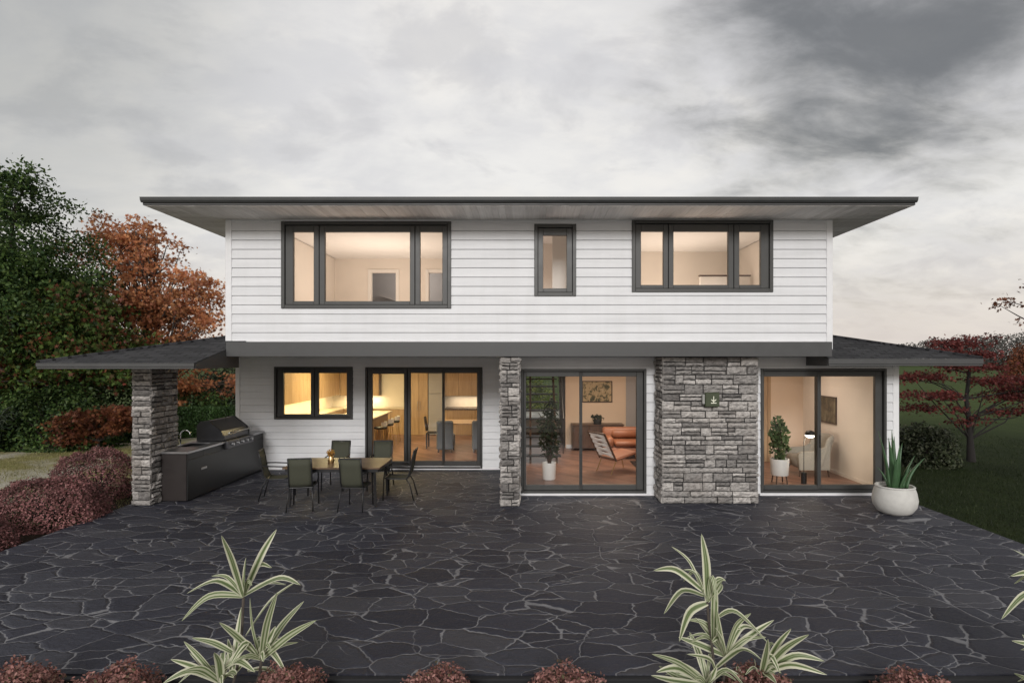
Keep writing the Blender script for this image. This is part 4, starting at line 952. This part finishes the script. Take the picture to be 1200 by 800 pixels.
m.tube([(px_, py_, .95), (px_, py_, 1.18)] + [(px_ + .08 - .08 * math.cos(a), py_ + .02 * a, 1.18 + .08 * math.sin(a)) for a in (.5, 1, 1.57, 2.1, 2.7)] + [(px_ + .165, py_ + .06, 1.14)], .013, 8); m.lathe([(0, .945), (.03, .945), (.025, .97), (0, .97)], (px_, py_, 0), 12); build('tap', m, M_('chrome'), OK_, True)
GR = thing('barbecue_grill', (-6.75, 12.7, .95), 'dark steel barbecue grill with closed hood, handle and knobs set in the outdoor counter', 'grill', world=True)
prf = [(-7.02, .955), (-7.02, 1.28), (-6.95, 1.36), (-6.80, 1.375), (-6.52, 1.16), (-6.47, 1.06), (-6.47, .965)]
m = MB(); m.prism([(a, b) for a, b in prf], 12.17, 13.21, 'y'); build('hood', m, M_('darksteel'), GR)
m = MB(); ins = [(-7.03, .955), (-7.03, 1.285), (-6.952, 1.37), (-6.797, 1.386), (-6.51, 1.165), (-6.46, 1.06), (-6.46, .965)]; m.prism(ins, 12.125, 12.168, 'y'); build('hood_end', m, M_('blackpaint'), GR); m = MB(); m.prism(ins, 13.212, 13.255, 'y'); build('hood_end', m, M_('blackpaint'), GR)
m = MB(); m.tube([(-6.44, 12.25, 1.10), (-6.385, 12.28, 1.115), (-6.385, 13.1, 1.115), (-6.44, 13.13, 1.10)], .016, 8); build('handle', m, M_('steel'), GR, True)
m = MB(); m.box(-6.455, -6.36, 12.13, 13.25, .79, .955, .01); build('control_panel', m, M_('darksteel'), GR)
for i in range(5): m = MB(); yy = 12.28 + i * .205; m.tube([(-6.36, yy, .875), (-6.31, yy, .875)], [.034, .028], 14); build('knob', m, M_('steel'), GR)
WR = thing('wire_basket', (-6.75, 13.55, .95), 'small pale wire basket on the counter end behind the grill', 'basket')
m = MB()
for z, r in ((.005, .16), (.07, .18), (.14, .2)): m.tube([(math.cos(a) * r, math.sin(a) * r * .8, z) for a in np.linspace(0, 6.283, 17)], .004, 5, False)
for a in np.linspace(0, 6.283, 15)[:-1]: m.tube([(math.cos(a) * .16, math.sin(a) * .128, .005), (math.cos(a) * .2, math.sin(a) * .16, .14)], .003, 5, False)
build('wire_frame', m, M_('clear'), WR)

# ------------------------------------------------------------------ patio dining set
TX, TY = -3.58, 10.88
T = thing('patio_table', (TX, TY, 0), 'rectangular brown-topped patio table with black legs', 'table')
m = MB()
for i in range(9): m.box(-.88, .88, -.53 + i * .118, -.53 + i * .118 + .111, .70, .73, .004)
build('tabletop', m, M_('tabletop'), T)
m = MB(); m.box(-.84, .84, -.50, -.46, .645, .698); m.box(-.84, .84, .46, .5, .645, .698); m.box(-.84, -.80, -.459, .459, .645, .698); m.box(.80, .84, -.459, .459, .645, .698); build('apron', m, M_('chairframe'), T)
for sx in (-.76, .76):
    for sy in (-.42, .42): m = MB(); m.tube([(sx, sy, .645), (sx * 1.03, sy * 1.03, 0)], [.024, .02], 8); build('leg', m, M_('chairframe'), T)
def make_chair(loc, rz, label):
    t = thing('sling_chair', loc, label, 'chair', 'sling chairs round the patio table', rz)
    W = .195
    prof = [(.24, .425), (.12, .405), (-.10, .40), (-.20, .415), (-.245, .50), (-.275, .64), (-.30, .80), (-.335, .94)]
    def surf(i0, i1):
        m = MB(); n = i1 - i0
        m.grid(lambda u, v: ((u - .5) * 2 * (W - .012), prof[i0 + round(v * n)][0], prof[i0 + round(v * n)][1] - .016 * (1 - (2 * u - 1) ** 2)), 6, n); return m
    for nm, a, b in (('seat', 0, 3), ('backrest', 3, 7)):
        o = build(nm, surf(a, b), M_('sling'), t, True); md = o.modifiers.new('thick', 'SOLIDIFY'); md.thickness = .008; md.offset = 0
    for sx in (-1, 1):
        m = MB(); m.tube([(sx * W, a, b) for a, b in prof], .013, 8); build('side_rail', m, M_('chairframe'), t, True)
        m = MB(); m.tube([(sx * (W + .025), .25, 0), (sx * (W + .02), .235, .42), (sx * (W + .022), .21, .60), (sx * (W + .022), .15, .635), (sx * (W + .02), -.12, .655), (sx * W, -.265, .66)], .0125, 8); build('armrest', m, M_('chairframe'), t, True)
        m = MB(); m.tube([(sx * (W + .03), -.33, 0), (sx * (W + .01), -.25, .30), (sx * W, -.17, .42)], .0125, 8); build('leg', m, M_('chairframe'), t, True)
    m = MB(); m.tube([(-W, prof[7][0], prof[7][1]), (W, prof[7][0], prof[7][1])], .013, 8); m.tube([(-W, .22, .415), (W, .22, .415)], .011, 8); m.tube([(-W, -.2, .40), (W, -.2, .40)], .011, 8); build('crossbar', m, M_('chairframe'), t)
    return t
c0 = make_chair((-4.10, 10.42, 0), R(10), 'olive sling chair with its back to the camera, nearer the grill')
for loc, rz, lb in (((-3.13, 10.40, 0), R(-3), 'olive sling chair with its back to the camera, nearer the slim stone column'), ((-4.02, 11.95, 0), R(180), 'olive sling chair on the house side of the table, under the white wall'),
                    ((-3.10, 11.95, 0), R(184), 'olive sling chair on the house side of the table, in front of the sliding door'), ((-4.84, 11.12, 0), R(-78), 'olive sling chair at the end of the table nearest the grill counter'), ((-2.54, 11.15, 0), R(92), 'olive sling chair seen edge-on at the end of the table nearest the sliding door')):
    dup(c0, loc, rz, lb)
V = thing('flower_vase', (X(388, 10.85), 10.85, .73), 'small vase of yellow and orange flowers on the patio table', 'vase')
m = MB(); m.lathe([(0, 0), (.05, 0), (.062, .04), (.05, .09), (.042, .12), (.048, .13), (.04, .13), (0, .12)], n=16); autosmooth(build('vase_body', m, M_('gold'), V))
rng = np.random.default_rng(7); link('flowers', leaf_mesh('flowers', clusters([(0, 0, .19, .085, .085, .075)], 150, rng, .5), .045, OVAL, rng, .4), M_('flower'), V, recalc=False)

# ------------------------------------------------------------------ strap-leaved plants
def strap(m, uvs, pts, w, fold=.25, seg=12, roll=0.0):
    """one arching strap leaf along a smooth curve through pts; five verts across, creased along the mid-rib"""
    P = [Vector(p) for p in pts]; k = len(P)
    def at(t):
        t *= (k - 1); i = min(int(t), k - 2); f = t - i
        p0, p1, p2, p3 = P[max(i-1, 0)], P[i], P[i+1], P[min(i+2, k-1)]
        return .5 * ((2*p1) + (p2-p0)*f + (2*p0-5*p1+4*p2-p3)*f*f + (3*p1-p0-3*p2+p3)*f**3)
    C = [at(i / seg) for i in range(seg + 1)]; b = len(m.v)
    for i, c in enumerate(C):
        t = i / seg; d = (C[min(i+1, seg)] - C[max(i-1, 0)]).normalized()
        s = d.cross(Vector((0, -.75, .55)))
        if s.length < .25: s = s + Vector((.6, -.2, 0)) * (.25 - s.length)
        s.normalize(); n = s.cross(d)
        if n.y > 0 and abs(d.z) > .8: n = -n
        a = roll; s2 = s * math.cos(a) + n * math.sin(a); n2 = n * math.cos(a) - s * math.sin(a)
        ww = w * (.55 + .45 * min(1, t / .3)) * (1 - max(0, (t - .45) / .55) ** 1.7) * .5 + .0012
        for q in (-1, -.5, 0, .5, 1):
            m.v.append(tuple(c + s2 * q * ww + n2 * abs(q) * ww * fold)); uvs.append((q * .5 + .5, t))
    for i in range(seg):
        for q in range(4): m.f.append((b+i*5+q, b+i*5+q+1, b+(i+1)*5+q+1, b+(i+1)*5+q))
def strap_plant(name, loc, label, cat, leaves, stems, mat, group=None):
    t = thing(name, loc, label, cat, group); L = Vector(loc); m = MB(); uvs = []
    for pts, w, rl in leaves: strap(m, uvs, [Vector(p) - L for p in pts], w, roll=rl)
    me = m.mesh('foliage'); uv = me.uv_layers.new(name='UVMap'); li = np.zeros(len(me.loops), np.int32); me.loops.foreach_get('vertex_index', li)
    uv.data.foreach_set('uv', np.array(uvs, np.float32)[li].ravel())
    link('foliage', me, mat, t, True, recalc=False)
    m = MB()
    for pts, r in stems: m.tube([Vector(p) - L for p in pts], r, 8)
    build('stem', m, M_('bark2'), t); return t
def sc_leaf(base, tip, via, w, dy, d0, rnd):
    b = Vector((X(base[0], d0), d0, Z(base[1], d0))); dt = d0 + dy
    tp = Vector((X(tip[0], dt), dt, Z(tip[1], dt)))
    if via: dv = d0 + dy * .55; mid = Vector((X(via[0], dv), dv, Z(via[1], dv)))
    else: mid = b.lerp(tp, .55) + Vector((0, 0, .035 + .03 * rnd.random()))
    return ([b, mid, tp], w, rnd.uniform(-.75, .75))
D0 = 4.55
def screen_plant(label, sets, stems, seed, group):
    rnd = random.Random(seed); lv = []
    for base, items in sets:
        for it in items:
            tip = it[0]; via = it[1] if len(it) > 1 else None; w = it[2] if len(it) > 2 else .052; bs = it[3] if len(it) > 3 else base
            dy = rnd.uniform(-.34, .26)
            lv.append(sc_leaf(bs, tip, via, w * 1.0, dy, D0, rnd))
    for base, items in sets:                                   # young leaves filling each rosette
        b0 = Vector((X(base[0], D0), D0, Z(base[1], D0)))
        for i in range(9 if base[1] > 760 else 4):
            a = rnd.uniform(0, 6.28); ln = rnd.uniform(.14, .34); up = rnd.uniform(.05, .24); u = Vector((math.cos(a), math.sin(a) * .8, 0))
            lv.append(([b0, b0 + u * ln * .5 + Vector((0, 0, up)), b0 + u * ln + Vector((0, 0, up * rnd.uniform(.2, 1.2)))], rnd.uniform(.022, .042), rnd.uniform(-.6, .6)))
    cx, cz = X(stems[0][0][0], D0), -.1
    st = [([(X(a, D0), D0 + .004, Z(b, D0)) for a, b in q], .011) for q in stems]
    return strap_plant('striped_strap_plant', (cx, D0, cz), label, 'plant', lv, st, M_('striped'), group)
GRP = 'variegated plants in the front bed'
pA = screen_plant('green and cream striped plant in the front bed, opposite the patio table',
 [((285, 698), [((259.6, 627),), ((324, 620),), ((288.5, 653), (287, 672), .06), ((352, 685), (326, 677.5)), ((219, 695), (254, 680.5)), ((213, 727), (245, 698.5))]),
  ((306, 772), [((293, 700), (297, 735)), ((325, 693), (313, 730)), ((356, 704), (330, 733)), ((371, 726), (338, 745)), ((351, 679), (318, 703), .05, (288, 745)), ((257, 729), (276, 744), .05, (299, 765)), ((335.5, 788), (316, 761), .05, (296, 766)), ((283, 711), (279, 745), .07, (274, 785)), ((323, 733), (314, 750), .05, (300, 770)), ((300, 748), None, .05)]),
  ((259, 799), [((215.6, 751), (234, 769)), ((225, 747), (250, 753), .05, (272, 764)), ((200, 772), (228, 781)), ((191, 800), (225, 785)), ((251, 764), (257, 776), .06), ((292, 753), (277, 768), .05, (265, 783)), ((299, 787), (279, 774), .055, (262, 783)), ((338, 797), (312, 784), .05, (290, 786)), ((222, 764), (240, 780)), ((267, 748), (271, 770), .05, (272, 790)), ((217, 785), (238, 784), .05), ((262, 780), None, .06), ((277, 790), (270, 788), .06), ((317, 755), (296, 766), .045, (272, 792))])],
 [[(270, 812), (277, 785), (283, 740), (285, 700)], [(296, 812), (304, 790), (306, 772)], [(258, 815), (259, 798)]], 31, GRP)
pB = screen_plant('green and cream striped plant in the front bed, opposite the broad stone pier',
 [((829, 704), [((822, 625), (827.5, 660), .062), ((787, 640), (808, 658), .028, (824, 695)), ((766, 668), (792, 667), .05, (823, 691)), ((778, 719), (799, 692.5), .05, (825, 698)), ((796, 751), (808, 717), .062, (829, 706)), ((847.5, 679), (841, 685), .055), ((838, 676), (837, 705), .058, (836, 750)), ((846, 684), (842, 690), .05)]),
  ((850, 768), [((840, 714), (843, 740)), ((880, 718), (862, 733)), ((907, 726), (880, 744)), ((901, 754), (863, 717), .045, (842, 722)), ((795, 746), (820, 755)), ((815, 723), (832, 745)), ((893, 773), (869, 761), .05, (839, 782)), ((805, 766), (831, 772), .045, (838, 787)), ((808, 740), (819, 765), .055, (830, 800)), ((838, 735), (846, 752), .05)]),
  ((892, 790), [((927, 736), (909, 757)), ((948, 743), (919, 760)), ((966, 774), (930, 768)), ((969, 790), (926, 778)), ((900, 748), (897, 768), .05), ((864, 779), (866, 790), .05, (868, 806)), ((884, 772), (886, 785), .05), ((910, 800), (900, 790), .05)]),
  ((828, 802), [((764, 766), (797, 778)), ((763, 791), (788, 797)), ((772, 780), (797, 793)), ((769, 787), (795, 783), .06), ((800, 776), (815, 788), .045), ((833, 788), (831, 795), .05), ((840, 780), (834, 792), .05)])],
 [[(838, 812), (836, 770), (831, 730), (829, 705)], [(846, 812), (849, 790), (850, 768)], [(885, 812), (891, 792)], [(826, 815), (828, 801)]], 33, GRP)
pC = dup(pB, (X(1246, D0), D0, -.1), R(14), 'green and cream striped plant cut off by the photo edge, opposite the dark lawn', GRP)

# aloe in a pale bowl
AD = 10.03; ax = X(1048.5, AD)
A_ = thing('potted_aloe', (ax, AD, 0), 'tall spiky aloe in a round pale bowl planter at the patio corner', 'potted plant')
m = MB(); m.lathe([(0, 0), (.20, 0), (.27, .04), (.335, .14), (.352, .25), (.33, .38), (.305, .455), (.312, .475), (.30, .49), (.275, .485), (.275, .44), (0, .44)], n=36); autosmooth(build('bowl', m, M_('concrete_pot'), A_), 35)
m = MB(); m.lathe([(0, .425), (.272, .425), (.15, .455), (0, .46)], n=20); build('soil', m, M_('soil'), A_, True)
m = MB()
for (tx, ty, dy, w) in ((1031, 505, .05, .09), (1037, 512, -.1, .085), (1045, 503, .0, .095), (1053, 512, .12, .085), (1049, 520, -.12, .09), (1070, 533, -.05, .09), (1084, 536, .0, .08), (1040, 535, -.2, .08), (1060, 545, -.18, .075), (1032, 548, .1, .07), (1076, 556, .12, .07), (1048, 548, .2, .08), (1064, 520, .15, .08)):
    tip = Vector((X(tx, AD) - ax, dy, Z(ty, AD))); bs = Vector((tip.x * .35, dy * .3, .44)); n = 10; P = []; rr = []
    for i in range(n + 1):
        t = i / n; q = bs.lerp(tip, t); q.x -= (tip.x * .25) * math.sin(t * math.pi) * .5; P.append(q); rr.append(w * .72 * (1 - t ** 1.5) + .003)
    b = len(m.v); m.tube(P, rr, 8)
    for j in range(b, len(m.v)):                               # flatten to a gutter-shaped section
        k = (j - b) // 8; c = P[min(k, n)]; v = Vector(m.v[j]); rad = Vector((c.x, c.y, 0)); rad = rad.normalized() if rad.length > .01 else Vector((0, 1, 0))
        v -= rad * (v - c).dot(rad) * .55; m.v[j] = tuple(v)
build('leaves', m, M_('aloe'), A_, True)

# ------------------------------------------------------------------ shrubs
G1 = 'reddish mounded shrubs along the patio edge'
mound('barberry_shrub', (-8.85, 11.75, -.1), 'dome-shaped reddish shrub closest to the stone column', 'shrub', .80, .70, .93, 15000, .040, M_('barberry'), 41, OVAL, G1, .06, .07)
mound('barberry_shrub', (-8.18, 9.75, -.1), 'wide reddish shrub between two others along the left patio edge', 'shrub', .92, .66, .76, 16000, .040, M_('barberry'), 42, OVAL, G1, .06, .07)
mound('barberry_shrub', (-8.30, 8.25, -.1), 'low reddish shrub cut off by the photo edge, farthest from the stone column', 'shrub', .74, .56, .52, 11000, .038, M_('barberry'), 43, OVAL, G1, .06, .07)
G2 = 'low coral-tipped shrubs along the front bed'
fl = ['in the corner by the widest gap of patio edge', 'between the corner shrub and the striped plant', 'partly behind the striped plant on the dining side', 'alone, nearest the dining-side striped plant on its pier side', 'alone in line with the middle sliding door', 'at the foot of the striped plant opposite the stone pier', 'alone in line with the bowl planter']
for i, (px, w, ty) in enumerate(((12, 84, 774), (131, 94, 776), (330, 92, 778), (512, 92, 780), (662, 98, 780), (890, 96, 779), (1080, 98, 785))):
    d = 4.47; mound('low_shrub', (X(px, d), d, -.1), 'low coral-tipped shrub ' + fl[i], 'shrub', w / 2 / 150 * .98, .33, Z(ty, d) + .025, 5200, .030, M_('coral'), 50 + i, OVAL, G2, .13, .12)
mound('round_shrub', (X(1083, 15.2), 15.2, -.1), 'round dark green shrub on the lawn behind the bowl planter', 'shrub', .78, .75, 1.02, 5200, .085, M_('dkgrn'), 60, OVAL)
mound('small_shrub', (X(1060, 15.8), 15.8, -.1), 'smaller dark shrub half hidden between the house corner and the round shrub', 'shrub', .6, .6, .85, 3200, .085, M_('dkgrn'), 61, OVAL)

# ------------------------------------------------------------------ trees
# big green tree, left edge of the garden
tree('green_tree', (-17.6, 19.5, -.1), 'tall dense green tree standing highest beside the orange maple', 'tree',
     [(0, 0, 6.3, 2.6, 2.4, 2.6), (.6, -.5, 4.0, 3.2, 2.6, 2.2), (-1.5, 0, 5.2, 2.5, 2.2, 2.4), (1.7, .2, 5.2, 1.6, 1.8, 1.7), (-.3, 0, 8.35, 1.6, 1.5, 1.25), (2.2, -.2, 3.4, 1.6, 1.6, 1.4)], 560, 100, .27, .125, M_('grn'), M_('bark'),
     [(0, 0, 0), (.05, 0, 1.2), (.1, 0, 2.6), (0, .1, 4.5), (0, 0, 7)], .22, 71, OVAL, .45, .6, limbs=.12)
tree('orange_maple', (-14.6, 22.3, -.1), 'autumn maple with orange foliage rising between the dark trees and the house', 'tree',
     [(-.1, 0, 5.0, 2.1, 1.9, 2.0), (-1.7, 0, 7.2, 1.6, 1.5, 1.55), (-.2, 0, 6.9, 1.3, 1.3, 1.15), (1.5, 0, 4.9, 1.4, 1.4, 1.3), (2.3, 0, 3.5, 1.2, 1.2, 1.2), (-1.2, 0, 4.3, 2.0, 1.8, 2.0), (2.2, -.3, 2.2, 1.5, 1.3, 1.1), (1.6, -.7, 1.5, 1.2, 1.1, .8)], 330, 58, .21, .15, M_('orange'), M_('bark2'),
     [(0, 0, 0), (.1, 0, 1.2), (.0, 0, 2.6), (.15, 0, 4.2), (0, 0, 6)], .17, 72, STAR, .25, .6, limbs=.7)
tree('turning_tree', (-15.0, 18.6, -.1), 'smaller tree turning from green to red beneath the tall green tree', 'tree',
     [(0, 0, 3.2, 1.9, 1.6, 1.5), (-1.6, 0, 2.8, 1.7, 1.5, 1.3), (1.3, .2, 2.9, 1.3, 1.3, 1.1), (-3.0, 0, 3.0, 1.5, 1.4, 1.5), (.4, 0, 4.4, 1.0, 1.0, .8)], 330, 44, .28, .16, M_('mixleaf'), M_('bark'),
     [(0, 0, 0), (.0, 0, 1.0), (-.1, 0, 2.0), (0, 0, 3.6)], .10, 73, STAR, .45, .5, limbs=.12)
tree('rusty_shrub', (-13.1, 17.4, -.1), 'low rust-red shrub spreading at the edge of the dry grass', 'shrub',
     [(0, 0, .85, 1.25, .8, .42), (.8, 0, 1.15, .7, .6, .32), (-.6, 0, .5, .8, .7, .3)], 85, 40, .18, .13, M_('brick_red'), M_('bark'), [(0, 0, 0), (.05, 0, .3), (0, 0, .7)], .05, 74, STAR, .8, .4, limbs=.6)
mound('dark_bush', (-14.9, 17.9, -.1), 'dark bush in deep shade behind the rust-red shrub', 'bush', 2.0, .8, 1.9, 9000, .11, M_('grn'), 75, OVAL)
mound('dark_bush', (-15.9, 20.8, -.1), 'dark bush under the small tree that is turning red', 'bush', 2.6, .9, 2.7, 8000, .13, M_('grn'), 175, OVAL)
mound('dark_bush', (-19.0, 19.6, -.1), 'dark bush behind the clump of tall grass', 'bush', 2.2, 1.0, 2.2, 6500, .13, M_('grn'), 76, OVAL)
mound('dark_bush', (-12.4, 21.5, -.1), 'dark bush under the orange maple beside the stone column', 'bush', 1.4, .9, 1.5, 5000, .12, M_('grn'), 77, OVAL)
mound('grey_green_bush', (X(262, 25), 25, -.1), 'grey-green bush above the clipped hedge by the house corner', 'bush', 1.35, 1.2, 2.35, 6500, .11, M_('dkgrn'), 78, OVAL)
def hedge():
    rng = np.random.default_rng(79); t = thing('clipped_hedge', (-12.2, 20.6, -.1), 'low clipped green hedge between the stone column and house corner', 'hedge')
    n = 14000; P = np.stack([rng.uniform(-2.4, 1.9, n), rng.uniform(-.35, .35, n), rng.uniform(.02, 1.02, n)], 1)
    f = rng.integers(0, 3, n); P[f == 0, 2] = 1.02 + rng.normal(size=(f == 0).sum()) * .025; P[f == 1, 1] = -.35 + rng.normal(size=(f == 1).sum()) * .025
    link('foliage', leaf_mesh('foliage', P, .075, OVAL, rng, .3), M_('hedge'), t, recalc=False)
    m = MB()
    for i in range(14): x = -2.3 + i * .32; m.tube([(x, 0, 0), (x + .03, .02, .9)], [.02, .008], 5, False)
    build('stem', m, M_('bark'), t)
hedge()
def grass_clump(loc, n, h, seed, label):
    rnd = random.Random(seed); lv = []
    for i in range(n):
        a = rnd.uniform(0, 6.28); r0 = rnd.uniform(0, .3); hh = h * rnd.uniform(.6, 1.1); sp = rnd.uniform(.25, .75)
        b = Vector(loc) + Vector((math.cos(a) * r0, math.sin(a) * r0, 0)); u = Vector((math.cos(a), math.sin(a), 0))
        lv.append(([b, b + u * sp * .4 + Vector((0, 0, hh * .8)), b + u * sp + Vector((0, 0, hh * rnd.uniform(.7, 1.0)))], .035, 0))
    return strap_plant('tall_grass_clump', loc, label, 'ornamental grass', lv, [([loc, tuple(Vector(loc) + Vector((0, 0, .2)))], .05)], M_('reed'), 'dark tall grasses by the trees')
grass_clump((-16.2, 17.2, -.1), 170, 1.35, 81, 'dark clump of tall grass nearest the rust-red shrub'); grass_clump((-17.3, 17.2, -.1), 170, 1.45, 82, 'dark clump of tall grass cut by the photo edge')
# red japanese maple on the lawn
RM = tree('red_maple', (X(1138, 15.6), 15.6, -.1), 'small dark red maple with tiered branches on the lawn', 'tree',
     [(-.3, 0, 3.2, 1.0, .8, .09), (.25, .1, 3.36, .6, .5, .05), (-1.0, -.2, 2.95, .9, .7, .08), (.35, 0, 2.9, .6, .5, .08), (-1.3, .1, 2.30, .9, .7, .10), (.9, 0, 2.2, 1.2, .8, .10), (1.8, .2, 1.95, .9, .7, .10), (-1.1, -.1, 1.80, 1.1, .7, .10), (1.2, .1, 1.75, 1.0, .7, .10), (-.1, 0, 2.55, 1.0, .8, .12), (-.9, .2, 1.42, 1.0, .6, .09), (1.4, .2, 1.35, .9, .6, .09), (-.6, -.2, 1.08, .6, .4, .08), (.1, -.2, 1.2, .3, .3, .12)], 250, 34, .13, .085, M_('red'), M_('bark_dark'),
     [(0, 0, 0), (-.03, 0, .6), (-.06, 0, 1.15), (-.12, .02, 1.7), (-.05, 0, 2.4), (.0, 0, 3.0)], .09, 83, STAR, .9, .45, limbs=.10, pw=.6)
tree('autumn_tree', (14.75, 16.0, -.1), 'autumn tree whose reddish branch tips reach in above the red maple', 'tree',
     [(-.95, 0, 4.35, .8, .6, .22), (-.5, .1, 5.1, .6, .6, .3), (-.3, 0, 3.9, .55, .6, .2), (.8, 0, 5.0, 1.3, 1.2, 1.2), (1.0, .2, 6.2, 1.1, 1.1, .8)], 120, 22, .15, .12, M_('brick_red'), M_('bark'),
     [(1.2, 0, 0), (1.15, 0, 1.5), (1.0, 0, 3.2), (.9, 0, 4.4), (.9, 0, 5.8)], .14, 84, STAR, .4, .5, limbs=.8)
mound('russet_shrub', (52.5, 60.0, -.1), 'russet shrub far out on the green field', 'shrub', 2.6, 2, 3.9, 6000, .26, M_('brick_red'), 85, OVAL)
# shrubs behind the stair window
structure('back_path', sheet(-8, 12, 21.2, 31.0, -.096), MAT['back_gravel'])
mound('back_garden_shrub', (-.9, 31.5, -.1), 'pale yellow-green shrub seen through the stairwell window', 'shrub', 2.2, 1.2, 1.9, 6000, .14, M_('lime'), 86, OVAL)
# far wood on the horizon, haze painted into its pale leaf colour
def far_wood():
    rng = np.random.default_rng(90); n = 330; xs = np.linspace(-60, 330, n) + rng.normal(size=n) * 2
    h = 7.0 + 3.5 / (1 + np.exp(-(xs - 160) / 8)) + 1.2 * np.sin(xs * .045) + 1.0 * np.sin(xs * .13 + 1) + rng.normal(size=n) * .8
    P = []
    for x, hh in zip(xs, h):
        k = 300; d = rng.normal(size=(k, 3)); d /= np.linalg.norm(d, axis=1)[:, None]; d *= (rng.uniform(.3, 1, k) ** .4)[:, None]
        P.append(np.array([x, 215 + rng.normal() * 8, hh * .52]) + d * np.array([3.6, 3.2, max(2, hh * .55)]))
    o = link('distant_wood', leaf_mesh('distant_wood', np.concatenate(P), .75, OVAL, rng, .2), M_('far'), recalc=False); o['kind'] = 'stuff'; o['label'] = 'hazy line of trees on the horizon beyond the field'
far_wood()
